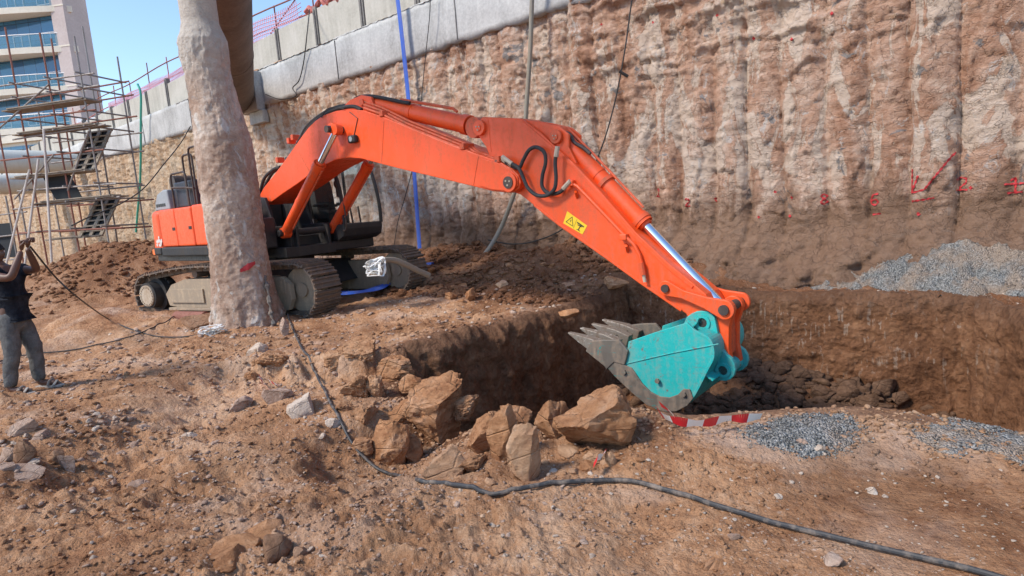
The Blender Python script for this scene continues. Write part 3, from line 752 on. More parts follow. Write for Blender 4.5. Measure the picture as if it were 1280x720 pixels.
# -- undercarriage, turned against the upper body
UC = empty('undercarriage', (0, 0, 0), R(12.5)); UC.parent = exc
def track(side):
    y0 = side*1.28; path = [(-1.98, .40, .36), (1.93, .46, .43)]
    pts = []
    for a in np.linspace(R(100), R(270), 13): pts.append((-1.98+.37*math.cos(a), .41+.37*math.sin(a)))
    pts += [(x, .045) for x in np.linspace(-1.7, 1.6, 16)]
    for a in np.linspace(R(-90), R(95), 14): pts.append((1.90+.43*math.cos(a), .475+.43*math.sin(a)))
    pts += [(1.5, .905), (1.0, .895), (.6, .905), (.2, .90), (-.3, .915), (-.7, .91), (-1.1, .89), (-1.5, .845)]
    P = np.array(pts+[pts[0]]); seg = np.hypot(*np.diff(P, axis=0).T); cum = np.concatenate([[0], np.cumsum(seg)]); L = cum[-1]; n = 50
    pads = MB(); links = MB(); links2 = MB()
    for k in range(n):
        t = L*k/n; x = np.interp(t, cum, P[:, 0]); z = np.interp(t, cum, P[:, 1])
        x2 = np.interp((t+.02) % L, cum, P[:, 0]); z2 = np.interp((t+.02) % L, cum, P[:, 1])
        a = math.atan2(z2-z, x2-x)                  # anticlockwise travel: outside is to the right of travel
        Mx = Matrix.Translation((x, y0, z)) @ Matrix.Rotation(-a, 4, 'Y')
        h = L/n*.5
        pads.box(-h+.006, h-.004, -.30, .30, -.038, -.012, Mx)
        for g in (-h+.02, -.0, h-.03): pads.box(g-.008, g+.012, -.295, .295, -.066, -.038, Mx)
        for yy, lk in ((-.11, links), (.11, links2)): lk.box(-h*.92, h*.92, yy-.022, yy+.022, -.012, .075, Mx)
        links.box(-.015, .015, -.11, .088, .02, .05, Mx)
        for yy in (-.292,): links.box(-.02, .02, yy*1, yy+.02, -.012, .012, Mx)
    tr = pads.build('track', M['track'], UC)
    links.build('track_chain', M['track'], tr); links2.build('track_chain', M['track'], tr)
    # side frame
    f = MB(); prof = [(-1.55, .2), (-1.62, .42), (-1.42, .60), (-1.0, .70), (1.1, .70), (1.35, .62), (1.50, .52), (1.50, .24), (1.3, .17), (-1.3, .17)]
    f.prism(prof, y0-.17, y0+.17)
    f.prism([(.55, .20), (.55, .66), (.65, .72), (1.62, .72), (1.78, .60), (1.80, .34), (1.70, .16), (1.2, .12), (.7, .12)], y0-.27, y0-.17); f.box(.75, 1.7, y0-.282, y0-.27, .44, .68)
    f.prism([(-1.45, .26), (-1.45, .52), (-.5, .52), (-.5, .26)], y0-.20, y0-.17)
    f.box(-1.5, 1.45, y0-.23, y0-.12, .12, .17)
    fr = f.build('side_frame', M['track_frame'], tr, bevel=.012)
    w_ = MB(); w_.ring_y(-1.98, .41, y0-.13, y0+.13, .335, 0, 36); w_.ring_y(-1.98, .41, y0-.30, y0-.13, .25, 0, 32)
    for k in range(21):
        a = 2*math.pi*k/21; w_.box(-.035, .035, -.035, .035, .31, .385, Matrix.Translation((-1.98, y0, .41)) @ Matrix.Rotation(a, 4, 'Y'))
    w_.build('sprocket', M['blackdull'], tr, smooth=True)
    c_ = MB(); c_.ring_y(-1.98, .41, y0-.325, y0-.30, .205, 0, 32)
    for k in range(20):
        a = 2*math.pi*k/20; c_.ring_y(-1.98+.175*math.cos(a), .41+.175*math.sin(a), y0-.342, y0-.325, .016, 0, 8)
    c_.build('final_drive_cover', M['hub'], tr, smooth=True)
    i_ = MB(); i_.ring_y(1.90, .475, y0-.09, y0+.09, .385, 0, 36); i_.ring_y(1.90, .475, y0-.13, y0+.13, .12, 0, 20); i_.build('idler', M['track_frame'], tr, smooth=True)
    for x in np.linspace(-1.2, 1.25, 7):
        q = MB(); q.ring_y(x, .155, y0-.15, y0+.15, .085, 0, 18); q.build('roller', M['track'], tr, smooth=True)
    for x in (-.75, .55):
        q = MB(); q.ring_y(x, .79, y0-.13, y0+.13, .07, 0, 18); q.build('carrier_roller', M['track'], tr, smooth=True)
    tr.name = 'track'
track(-1); track(1)
q = MB(); q.prism([(-1.0, .35), (-.75, .78), (.75, .78), (1.0, .35), (.6, .28), (-.6, .28)], -1.12, 1.12); q.ring_y(0, 0, 0, 0.001, .001)
q.V = q.V; q.cyl((0, 0, .76), (0, 0, 1.02), .62, 36)
q.build('car_body', M['black'], UC, bevel=.01)
# reparent: undercarriage pieces hang directly on the machine
for ch in list(UC.children):
    ch.parent = exc; ch.rotation_euler = UC.rotation_euler
bpy.data.objects.remove(UC)

def part(mb, name, mat, parent=None, **k): return mb.build(name, M[mat], parent or exc, **k)
# -- upper body
q = MB(); q.box(-2.35, 1.25, -.62, .42, .98, 1.16); q.box(-2.35, .55, -1.40, -.5, 1.02, 1.16); q.box(-2.35, .2, .42, 1.40, 1.02, 1.16)
q.box(.35, 1.12, -.43, -.30, 1.16, 1.55); q.box(.35, 1.12, .30, .43, 1.16, 1.55)
q.prism([(-.35, 1.16), (-.25, 1.9), (.05, 2.14), (.38, 2.1), (.62, 1.5), (1.15, 1.2)], -.42, -.36); q.prism([(-.35, 1.16), (-.25, 1.9), (.05, 2.14), (.38, 2.1), (.62, 1.5), (1.15, 1.2)], .36, .42)
q.box(-.6, .9, -.36, .36, 1.16, 1.34)
part(q, 'main_frame', 'black', bevel=.01)
# near side housing: orange panels over a black skirt; the front end is black
zt = 2.04
def rounded(x0, x1, z0, z1, r=.08, n=4, tilt=0.):
    P = []
    for cx, cz, a0 in ((x0+r, z0+r, 180), (x1-r, z0+r, 270), (x1-r, z1-r, 0), (x0+r, z1-r, 90)):
        for k in range(n+1):
            a = R(a0+90*k/n); P.append((cx+r*math.cos(a)+tilt*(cz+r*math.sin(a)-z0), cz+r*math.sin(a)))
    return P
q = MB()          # counterweight, plan outline with a bowed back
plan = [(-1.95, -1.43), (-2.36, -1.43), (-2.50, -1.36), (-2.68, -1.05), (-2.84, -.5), (-2.88, 0), (-2.84, .5), (-2.68, 1.05), (-2.50, 1.36), (-2.36, 1.43), (-1.95, 1.43)]
def extrude_plan(q, plan, z0, z1, sc0=1., lean=0.):
    n = len(plan); V = [(x, y, z0) for x, y in plan]+[(x+lean*(1 if x < -2.2 else 0), y, z1) for x, y in plan]
    q.add(V, [tuple(range(n)), tuple(range(2*n-1, n-1, -1))]+[(i, i+n, (i+1) % n+n, (i+1) % n) for i in range(n)])
extrude_plan(q, plan, 1.13, zt, lean=.12)
cwt = part(q, 'counterweight', 'orange', bevel=.10, seg=5)
q = MB(); q.box(-2.0, -2.34, -1.462, -1.40, 1.15, 1.30); q.box(-1.94, .30, -1.47, -1.2, 1.12, 1.30)
part(q, 'side_skirt', 'blackdull', bevel=.03, seg=3)
for a, b_ in ((-1.935, -1.20), (-1.19, -.47)):
    q = MB(); q.box(a, b_, -1.43, -.62, 1.305, zt); d_ = part(q, 'side_door', 'orange', bevel=.035, seg=3)
    h_ = MB(); h_.box(b_-.16, b_-.04, -1.438, -1.42, 1.62, 1.68); part(h_, 'door_handle', 'blackdull', d_, bevel=.004)
q = MB(); q.box(-.46, .32, -1.42, -.62, 1.305, zt+.02); part(q, 'fuel_tank', 'orange', bevel=.04, seg=3)
q = MB(); q.box(.33, .98, -1.40, -.60, 1.165, 1.72); part(q, 'tool_box', 'black', bevel=.03)
q = MB(); q.box(-1.93, -.45, -.6, .40, 1.17, 2.10); q.box(-1.93, -.25, .42, 1.42, 1.17, 2.02); part(q, 'engine_housing', 'black', bevel=.03)
q = MB(); q.prism([(-2.50, 2.045), (-2.46, 2.2), (-2.30, 2.38), (-2.0, 2.45), (-1.80, 2.44), (-1.76, 2.045)], -1.26, .4)
hd = part(q, 'engine_hood', 'hood', bevel=.03, seg=3)
for k in range(5):
    v = MB(); x = -2.40+.095*k; v.box(x, x+.065, -1.268, -1.255, 2.12, 2.18); part(v, 'vent_slot', 'ink', hd)
q = MB(); q.ring_y(-2.12, 2.60, -1.0, -.6, .14, 0, 24); part(q, 'exhaust_muffler', 'pin', smooth=True)
q = MB(); q.box(-1.72, -.75, -1.15, -.55, 2.06, 2.56); part(q, 'filter_box', 'navy', bevel=.03, seg=3)
def handrail(name, pts, r=.02):
    q = MB(); q.tube([Vector(p) for p in pts], r, 8); return part(q, name, 'pin', smooth=True)
def rr_(x0, x1, y, z0, z1, c=.08):
    return [(x0, y, z0), (x0, y, z1-c), (x0+c*.3, y, z1-c*.3), (x0+c, y, z1), (x1-c, y, z1), (x1-c*.3, y, z1-c*.3), (x1, y, z1-c), (x1, y, z0)]
ya = -1.22
handrail('handrail', rr_(-1.62, -.95, ya, 2.04, 2.72)); handrail('handrail', [(-1.62, ya, 2.46), (-.95, ya, 2.42)])
handrail('handrail', rr_(-1.02, -.62, ya+.02, 2.04, 3.02)); handrail('handrail', rr_(-.50, -.02, ya-.08, 2.04, 3.1)); handrail('handrail', [(-1.02, ya, 2.42), (-.62, ya, 2.38)])
handrail('handrail', rr_(.36, .92, -1.25, 1.7, 2.35))
# rear corner reflector and weathered white decal
rx, rz_ = X2(199, 314, 1.44)
q = MB(); q.prism(rounded(-2.46, -2.30, 1.15, 1.27, .05), -1.452, -1.40); part(q, 'corner_reflector', 'reflector', bevel=.008)
q = MB(); rngd = random.Random(4)
for k in range(15):
    a = rngd.random()*6.28; r_ = rngd.random()**.7*.125; cx = -2.10+r_*1.35*math.cos(a); cz = 1.43+r_*.9*math.sin(a); s = .024+.02*rngd.random()
    n = 7; V = [(cx+s*(.7+.6*rngd.random())*math.cos(6.28*j/n), -1.4335-.0004*k, cz+s*(.7+.6*rngd.random())*math.sin(6.28*j/n)) for j in range(n)]
    q.add(V, [tuple(range(n))])
o = part(q, 'weathered_sticker', 'decal'); o['label'] = 'flaking white sticker remains'
# -- cab on the far side
cy0, cy1 = .47, 1.40; cab_base = [(-.20, 1.18), (1.28, 1.18), (1.46, 1.26), (1.50, 1.40), (1.50, 1.50), (-.20, 1.50)]
q = MB(); q.prism(cab_base, cy0, cy1); q.box(-.6, 1.2, .4, 1.38, 1.0, 1.18)
cab = part(q, 'cab', 'black', bevel=.025, seg=3)
fp = [(1.50, 1.48), (1.505, 1.75), (1.46, 2.1), (1.36, 2.45), (1.24, 2.72), (1.10, 2.86)]
for y in (cy0+.03, cy1-.03):
    q = MB(); q.tube([(x, y, z) for x, z in spline([(a, 0, b) for a, b in fp], 4) for _ in (0,)] if False else [(p[0], y, p[2]) for p in spline([(a, 0, b) for a, b in fp], 5)], .035, 8)
    q.tube([(.42, y, 1.5), (.40, y, 2.86)], .032, 8); q.tube([(-.18, y, 1.5), (-.18, y, 2.84)], .04, 8); q.tube([(-.18, y, 2.86), (1.10, y, 2.88)], .035, 8)
    part(q, 'cab_pillar', 'black', cab, smooth=True)
q = MB(); q.prism([(-.22, 2.84), (-.2, 2.93), (1.0, 2.94), (1.16, 2.86)], cy0-.02, cy1+.02); part(q, 'cab_roof', 'black', cab, bevel=.02)
q = MB(); q.box(-.22, -.16, cy0, cy1, 1.5, 1.9); part(q, 'cab_rear_panel', 'black', cab)
for y in (cy0+.03, cy1-.03):
    q = MB(); q.prism([(.45, 1.52)]+[(a-.03, b) for a, b in fp[:-1]]+[(1.05, 2.84), (.45, 2.84)], y-.003, y+.003); part(q, 'side_window', 'glass', cab)
q = MB(); n = len(fp); V = [(x+.004, y, z) for y in (cy0+.06, cy1-.06) for x, z in fp]; q.add(V, [(i, i+1, n+i+1, n+i) for i in range(n-1)]); part(q, 'windscreen', 'glass', cab)
q = MB(); q.prism([(.18, 1.62), (.68, 1.60), (.70, 1.74), (.34, 1.80), (.28, 2.28), (.20, 2.46), (.10, 2.44), (.12, 1.9)], .72, 1.16); q.prism([(.30, 1.88), (.72, 1.86), (.74, 1.92), (.32, 1.94)], .62, .70); q.prism([(.30, 1.88), (.72, 1.86), (.74, 1.92), (.32, 1.94)], 1.18, 1.26); q.box(.2, .62, .76, 1.12, 1.5, 1.62); part(q, 'driver_seat', 'blackdull', cab, bevel=.02)
q = MB(); q.tube([(.80, .66, 1.5), (.86, .66, 1.86), (.92, .66, 2.02)], .03, 8); q.box(.74, .98, .56, .76, 1.84, 1.89); q.tube([(1.15, .95, 1.5), (1.10, .95, 1.85)], .02, 6); q.tube([(1.2, 1.1, 1.5), (1.17, 1.1, 1.82)], .02, 6); q.box(1.02, 1.46, .52, .62, 1.72, 1.77); part(q, 'control_console', 'blackdull', cab)
q = MB(); q.box(1.27, 1.30, .55, .66, 2.02, 2.2); q.ring_y(1.31, 2.26, .54, .58, .075, 0, 16); q.ring_y(1.36, 2.06, .54, .58, .06, 0, 16); part(q, 'cab_fan', 'blackdull', cab)
q = MB(); P = spline([(1.38, cy0-.04, 2.86), (1.46, cy0-.05, 2.6), (1.60, cy0-.05, 2.2), (1.66, cy0-.05, 1.8), (1.66, cy0-.05, 1.48), (1.60, cy0-.04, 1.38), (1.48, cy0, 1.38)], 6); q.tube(P, .014, 8); part(q, 'front_guard_rail', 'pin', cab, smooth=True)
q = MB(); q.box(.46, .54, cy0-.02, cy0-.005, 1.54, 1.64); part(q, 'white_label', 'decal', cab)
# -- boom
bo = .31
top = [(325, 243), (330, 234), (342, 219), (352, 206), (364, 189), (376, 172), (385, 160), (394, 151), (404, 144), (420, 138.5), (437, 136.5), (455, 138), (480, 146.5), (520, 163), (560, 179.5), (598, 193), (622, 201), (640, 211), (648, 219), (651, 228), (649, 235), (644, 239.5), (637, 241)]
bot = [(616, 239), (592, 233), (540, 220.5), (500, 211), (475, 204.5), (452, 198.5), (437, 197), (420, 199.5), (405, 207), (390, 216), (372, 229.5), (352, 243), (334, 256), (326, 254)]
OUT = XL(top+bot, bo)
q = MB(); q.prism(OUT, -bo, bo)
boom = part(q, 'boom', 'orange', bevel=.012, seg=2)
# weld seams and reinforcing plates on the near face
def seam(pts, off, r, mat='orange_dirty', par=None, name='weld_seam'):
    q = MB(); q.tube([(a, -off, b) for a, b in XL(pts, off)], r, 6); return part(q, name, mat, par or boom)
seam([(480, 151), (477, 203)], bo, .006); seam([(598, 196), (592, 231)], bo, .006); seam([(374, 191), (386, 213)], bo, .005)
seam([(437, 140), (447, 148), (442, 172)], bo+.006, .007, 'pin', name='cable')
q = MB(); P = XL([(604, 198), (622, 203), (640, 212), (648, 221), (649, 232), (640, 239), (616, 237), (600, 232)], bo); q.prism(P, -bo-.02, -bo); q.prism(P, bo, bo+.02); part(q, 'boom_end_plate', 'orange', boom, bevel=.006)
def pinc(name, px, py, off, r, depth, mat='orange', par=None, cap='pin', capr=.5):
    x, z = X2(px, py, off); q = MB(); q.ring_y(x, z, -off-depth, -off, r, 0, 28); o = part(q, name, mat, par, smooth=True, bevel=.006)
    q = MB(); q.ring_y(x, z, -off-depth-.012, -off-depth+.001, r*capr, 0, 20); part(q, 'pin_head', cap, o, smooth=True)
    for k in range(3):
        a = k*2.09+.4; q = MB(); q.ring_y(x+r*.28*math.cos(a), z+r*.28*math.sin(a), -off-depth-.02, -off-depth-.012, r*.11, 0, 6); part(q, 'bolt', 'hub', o)
    return o
pinc('arm_pivot', 637, 228, bo+.02, .125, .03, 'orange', boom, capr=.62)
# far fork and head of the boom lift pins
pinc('cylinder_boss', 421, 162, .36, .10, .12, 'orange', boom)
x, z = X2(421, 162, .42); q = MB(); q.ring_y(x, z, -.62, .62, .055, 0, 20); part(q, 'boom_pin', 'pin', boom, smooth=True)
# lift cylinders
def cyl_assembly(name, y, top2, bot2, rb, rr, split, mat='orange', extra=None):
    a = np.array([top2[0], y, top2[1]]); b_ = np.array([bot2[0], y, bot2[1]]); d = a-b_; L = np.linalg.norm(d); u = d/L
    q = MB(); q.tube([b_+u*.06, b_+u*L*split], rb, 28); q.tube([b_+u*(L*split-.12), b_+u*(L*split)], rb*1.13, 28); q.tube([b_+u*(L*split), b_+u*(L*split+.03)], rb*.8, 24)
    q.tube([b_+u*L*split*.45, b_+u*(L*split*.45+.05)], rb*1.07, 28)
    q.ring_y(b_[0], b_[2], y-rb*.8, y+rb*.8, rb*1.05, 0, 24)
    c = part(q, name, mat, smooth=True)
    q = MB(); q.tube([b_+u*(L*split-.02), a-u*.05], rr, 24); part(q, 'piston_rod', 'chrome', c, smooth=True)
    q = MB(); q.ring_y(a[0], a[2], y-rr*1.15, y+rr*1.15, rr*1.7, 0, 24); part(q, 'rod_eye', mat, c, smooth=True)
    return c, a, b_, u, L
T2 = X2(421, 162, .50); B2 = X2(357, 291, .50)
c1 = cyl_assembly('lift_cylinder', -.50, T2, B2, .092, .05, .70)
c2 = cyl_assembly('lift_cylinder', .50, T2, B2, .092, .05, .70)
for c, a, b_, u, L in (c1, c2):
    q = MB(); nrm = np.array([-u[2], 0, u[0]]); q.tube([b_+u*.25-nrm*.12, b_+u*.9-nrm*.12, b_+u*(L*.68)-nrm*.12], .016, 8); part(q, 'hydraulic_pipe', 'orange_dirty', c, smooth=True)
q = MB(); q.ring_y(B2[0], B2[1], -.64, .64, .06, 0, 20); q.box(B2[0]-.12, B2[0]+.12, -.36, -.30, 1.1, B2[1]+.1); q.box(B2[0]-.12, B2[0]+.12, .30, .36, 1.1, B2[1]+.1); part(q, 'cylinder_foot', 'black', bevel=.01)
# work lamp
x, z = X2(444, 174, bo); q = MB(); q.box(x-.09, x+.09, -bo-.09, -bo, z-.06, z+.06); wl = part(q, 'work_lamp', 'blackdull', boom, bevel=.03, seg=3)
q = MB(); q.ring_y(x, z, -bo-.096, -bo-.088, .04, 0, 20); part(q, 'lamp_lens', 'hood', wl)
# -- arm
ao = .20
arm_o = [(603, 146), (651, 148), (676, 166), (700, 189), (716, 203), (749, 238), (795, 291), (836, 330), (866, 354), (882, 368), (892, 386), (890, 406), (879, 415), (868, 412), (857, 392), (801, 356), (753, 321), (700, 284), (680, 268.5), (664, 254), (650, 243), (636, 238), (622, 226), (616, 205), (607, 183), (596, 168), (595, 156)]
q = MB(); q.prism(XL(arm_o, ao), -ao, ao); arm = part(q, 'arm', 'orange', bevel=.012)
q = MB()
for y0_, y1_ in ((-.15, -.11), (.11, .15)): q.prism(XL([(645, 148), (676, 152.5), (700, 158), (712, 168), (712, 184), (722, 204), (712, 206), (690, 192)], .13), y0_, y1_)
part(q, 'cylinder_bracket', 'orange', arm, bevel=.008)
# raised top box (narrow) carrying the bucket cylinder
def strip_on(name, pts, off, wdt, t, mat='orange', par=None):
    """flat bar following pts on the near face"""
    P = [np.array(p) for p in XL(pts, off)]; L_ = []; Rr = []
    for i, p in enumerate(P):
        d = P[min(i+1, len(P)-1)]-P[max(i-1, 0)]; d /= np.linalg.norm(d); nn = np.array([-d[1], d[0]])*wdt/2; L_.append(tuple(p+nn)); Rr.append(tuple(p-nn))
    q = MB(); q.prism(L_+Rr[::-1], -off-t, -off); return part(q, name, mat, par, bevel=.004)
strip_on('reinforcing_strip', [(652, 152), (700, 193), (716, 207), (749, 242), (794, 295), (834, 333), (866, 359)], ao, .035, .012, 'orange', arm)
strip_on('bottom_flange', [(668, 256), (700, 281), (753, 318), (801, 353), (852, 388)], ao, .03, .012, 'orange', arm)
strip_on('reinforcing_strip', [(610, 150), (614, 190)], ao, .012, .006, 'orange', arm)
pinc('cylinder_boss', 601, 160, ao, .10, .05, 'orange', arm, cap='orange', capr=.45)
pinc('cylinder_boss', 696, 171, .16, .085, .04, 'orange_dirty', arm, cap='orange_dirty', capr=.5)
# arm cylinder above the boom
ax1 = X2(601, 160, .0); ax0 = X2(464, 129, .0)
ca = cyl_assembly('arm_cylinder', 0, ax1, ax0, .125, .075, .915)
q = MB(); P0 = X2(455, 140, .12); 
for y in (-.17, .11): q.prism(XL([(430, 143), (448, 126), (462, 120), (474, 122), (478, 134), (500, 156)], 0), y, y+.06)
part(q, 'cylinder_bracket', 'orange', boom, bevel=.01)
q = MB(); q.ring_y(ax0[0], ax0[1], -.2, .2, .05, 0, 18); part(q, 'boom_pin', 'orange_dirty', boom, smooth=True)
q = MB(); q.ring_y(ax1[0], ax1[1], -.16, .16, .14, 0, 24); part(q, 'rod_end', 'orange_dirty', arm, smooth=True)
# rigid pipes along the top of the boom
for k, (dy, dz) in enumerate(((0, 0), (-4, .0), (-8, 0))):
    off = bo-.03-.06*k
    P = XL([(455, 135+dy), (478, 143+dy), (510, 159+dy), (550, 175+dy), (585, 189+dy), (602, 197+dy*.6), (618, 200+dy*.5), (630, 207+dy*.4)], off)
    q = MB(); q.tube([(a, -off, c) for a, c in P], .022, 8); part(q, 'hydraulic_pipe', 'orange_dirty', boom, smooth=True)
for px, py in ((477, 143), (578, 184), (622, 200)):
    x, z = X2(px, py, bo); q = MB(); q.box(x-.04, x+.04, -bo-.02, -bo+.2, z-.03, z+.05); part(q, 'pipe_clamp', 'orange_dirty', boom, bevel=.008)
def hose(name, pts, off, r, par, mat='blackdull', offs=None):
    P = XL(pts, off) if offs is None else [X2(x, y, o_) for (x, y), o_ in zip(pts, offs)]
    yy = [-off]*len(P) if offs is None else [-o_ for o_ in offs]
    S = spline([(a, y, c) for (a, c), y in zip(P, yy)], 8); q = MB(); q.tube(S, r, 10); return part(q, name, mat, par, smooth=True)
hose('hydraulic_hose', [(376, 178), (386, 160), (402, 146), (420, 137), (440, 133), (452, 137)], .26, .03, boom)
hose('hydraulic_hose', [(372, 180), (384, 158), (402, 143), (420, 134.5), (441, 131), (454, 134)], .12, .03, boom)
hose('hydraulic_hose', [(437, 137), (444, 124), (458, 120), (476, 122), (500, 127), (512, 129)], .10, .028, boom)
hose('hydraulic_hose', [(323, 250), (330, 224), (342, 212), (350, 209)], .2, .03, boom); hose('hydraulic_hose', [(325, 246), (333, 229), (340, 217), (346, 212)], .1, .03, boom)
hose('hydraulic_hose', [(402, 147), (408, 137), (418, 134), (430, 136)], .33, .008, boom)
q = MB(); q.tube([(a, -.06, c) for a, c in XL([(505, 125), (530, 129), (570, 136), (575, 140)], .0)], .022, 8); part(q, 'hydraulic_pipe', 'orange_dirty', boom, smooth=True)
for px, py in ((366, 176), (371, 172), (352, 200)): 
    x, z = X2(px, py, .1); q = MB(); q.box(x-.05, x+.03, -.2, -.05, z-.05, z+.05); part(q, 'hose_bracket', 'orange_dirty', boom, bevel=.01)
# loose hoses at the arm pivot
o1, o2 = .29, .31
hose('hydraulic_hose', [(632, 204), (648, 210), (654, 200), (661, 188), (670, 184), (680, 190), (682, 203), (678, 220), (678, 234), (687, 242), (700, 240), (711, 228)], .27, .024, arm)
hose('hydraulic_hose', [(632, 202), (647, 209), (654, 222), (660, 235), (671, 244), (684, 244), (693, 236), (695, 222), (694, 202), (697, 184)], .31, .024, arm)
for px, py, px2, py2, o_ in ((628, 199, 640, 207, .27), (628, 196, 640, 205, .31), (695, 196, 697, 183, .31), (704, 236, 713, 226, .27)):
    a = X2(px, py, o_); c = X2(px2, py2, o_); q = MB(); q.tube([(a[0], -o_, a[1]), (c[0], -o_, c[1])], .03, 8); part(q, 'hose_fitting', 'hub', arm, smooth=True)
# pipe down the arm face
P = XL([(712, 228), (722, 233), (750, 262), (782, 296), (792, 305), (799, 318), (802, 330), (805, 345)], ao+.04); q = MB(); q.tube([(a, -ao-.04, c) for a, c in P], .022, 8); pp = part(q, 'hydraulic_pipe', 'orange', arm, smooth=True)
for px, py in ((716, 229), (782, 296)):
    x, z = X2(px, py, ao); q = MB(); q.box(x-.045, x+.045, -ao-.075, -ao, z-.035, z+.035); part(q, 'pipe_clamp', 'orange', arm, bevel=.01)
x, z = X2(804, 337, ao+.04); q = MB(); q.tube([(x-.02, -ao-.05, z+.08), (x, -ao-.05, z-.06)], .035, 10); part(q, 'hose_fitting', 'orange_dirty', arm)
x, z = X2(806, 347, ao+.04); q = MB(); q.tube([(x-.01, -ao-.05, z+.04), (x+.005, -ao-.05, z-.05)], .02, 8); part(q, 'grease_nipple', 'hub', arm)
for px, py in ((722, 243), (785, 310)):
    x, z = X2(px, py, ao); q = MB(); q.tube([(x-.03, -ao-.0, z+.04), (x+.01, -ao-.05, z+.02), (x-.01, -ao-.0, z-.04)], .018, 6); part(q, 'lug', 'orange', arm)
# warning sticker
def on_face(pts, off): return [(a, -off, b_) for a, b_ in XL(pts, off)]
st = [(709, 264), (734, 282), (728, 293), (704, 279)]
q = MB(); q.add(on_face(st, ao+.003), [(0, 1, 2, 3)]); stk = part(q, 'warning_sticker', 'yellow', arm)
def bil(u, v):
    A = np.array(st, float); return tuple((A[0]*(1-u)*(1-v)+A[1]*u*(1-v)+A[2]*u*v+A[3]*(1-u)*v))
def stroke(uvs, w_, mb, off=ao+.0055, close=True):
    P = [np.array(X2(*bil(*p), off)) for p in uvs]; n = len(P); rng_ = range(n if close else n-1)
    for i in rng_:
        a = P[i]; c = P[(i+1) % n]; d = (c-a)/np.linalg.norm(c-a); nn = np.array([-d[1], d[0]])*w_
        mb.add([(p[0], -off, p[1]) for p in (a+nn, c+nn, c-nn, a-nn)], [(0, 1, 2, 3)])
q = MB(); stroke([(.1, .78), (.28, .15), (.46, .8)], .0035, q); stroke([(.28, .4), (.28, .6)], .004, q, close=False); stroke([(.56, .3), (.9, .3)], .008, q, close=False); stroke([(.62, .45), (.82, .42)], .006, q, close=False); stroke([(.76, .3), (.74, .85)], .006, q, close=False); stroke([(.66, .85), (.84, .85)], .004, q, close=False); stroke([(.51, .08), (.51, .94)], .0015, q, close=False)
part(q, 'pictogram', 'ink', stk)
# -- bucket cylinder and linkage
bt = X2(700, 172, .0); be = X2(906, 386, .0)
bt = (bt[0], bt[1]+.04)
cb = cyl_assembly('bucket_cylinder', 0, be, bt, .10, .055, .55)
c_, a_, b0_, u_, L_ = cb
for fr in (.02, .30, .52):
    p = b0_+u_*L_*fr; q = MB(); q.tube([p, p+u_*.05], .122, 26); part(q, 'cylinder_band', 'orange_dirty', c_, smooth=True)
nrm = np.array([-u_[2], 0, u_[0]])
q = MB(); q.tube([b0_+u_*.05+nrm*.13, b0_+u_*.5+nrm*.14, b0_+u_*L_*.5+nrm*.13], .016, 8); part(q, 'hydraulic_pipe', 'orange_dirty', c_, smooth=True)
hose('hydraulic_hose', [(697, 172), (702, 165), (712, 168), (718, 178), (728, 184), (738, 192)], .06, .022, arm, 'pin')
hose('hydraulic_hose', [(694, 166), (705, 160), (715, 170), (722, 176)], -.08, .022, arm, 'pin')
# side links: arm -> link pin
def bar(name, p, q_, r0, r1, y, t, mat, par=None):
    p = np.array(p); q_ = np.array(q_); d = q_-p; L = np.linalg.norm(d); u = d/L; n = np.array([-u[1], u[0]]); O = []
    for k in range(13):
        a = math.pi/2+math.pi*k/12; O.append(tuple(p+r0*(u*math.cos(a)+n*math.sin(a))))
    O.append(tuple(p+u*L*.3-n*r0*.55)); O.append(tuple(p+u*L*.7-n*r1*.62))
    for k in range(13):
        a = -math.pi/2+math.pi*k/12; O.append(tuple(q_+r1*(u*math.cos(a)+n*math.sin(a))))
    O.append(tuple(p+u*L*.7+n*r1*.62)); O.append(tuple(p+u*L*.3+n*r0*.55))
    m_ = MB(); m_.prism(O, y-t/2, y+t/2); return part(m_, name, mat, par, bevel=.008)
lo = ao+.05
LA = X2(833, 360, lo); LB = X2(906, 387, lo); LC = X2(905, 461, .30)
for sgn in (-1, 1): bar('side_link', LA, LB, .085, .105, sgn*lo, .05, 'orange')
q = MB(); q.ring_y(LA[0], LA[1], -lo-.05, lo+.05, .045, 0, 18); part(q, 'link_pin', 'pin', smooth=True)
q = MB(); q.ring_y(LB[0], LB[1], -lo-.05, lo+.05, .055, 0, 18); part(q, 'link_pin', 'pin', smooth=True)
for sgn in (-1, 1): bar('bucket_link', X2(906, 387, .14), X2(905, 455, .14), .11, .10, sgn*.135, .09, 'orange')
q = MB(); p = X2(906, 420, .1); q.box(p[0]-.05, p[0]+.05, -.12, .12, p[1]-.2, p[1]+.2); part(q, 'link_web', 'orange_dirty')
# -- bucket
eo, so_ = .20, .46
def C8(L): return [(690+x/3.789, 340+y/3.789) for x, y in L]
side = C8([(362, 330), (500, 282), (640, 240), (672, 272), (752, 322), (768, 398), (735, 470), (700, 540), (672, 590), (640, 626), (590, 652), (545, 655), (500, 645), (450, 622), (410, 590), (370, 555), (330, 515), (300, 488), (262, 445), (300, 420), (345, 435)])
bucket_root = MB()
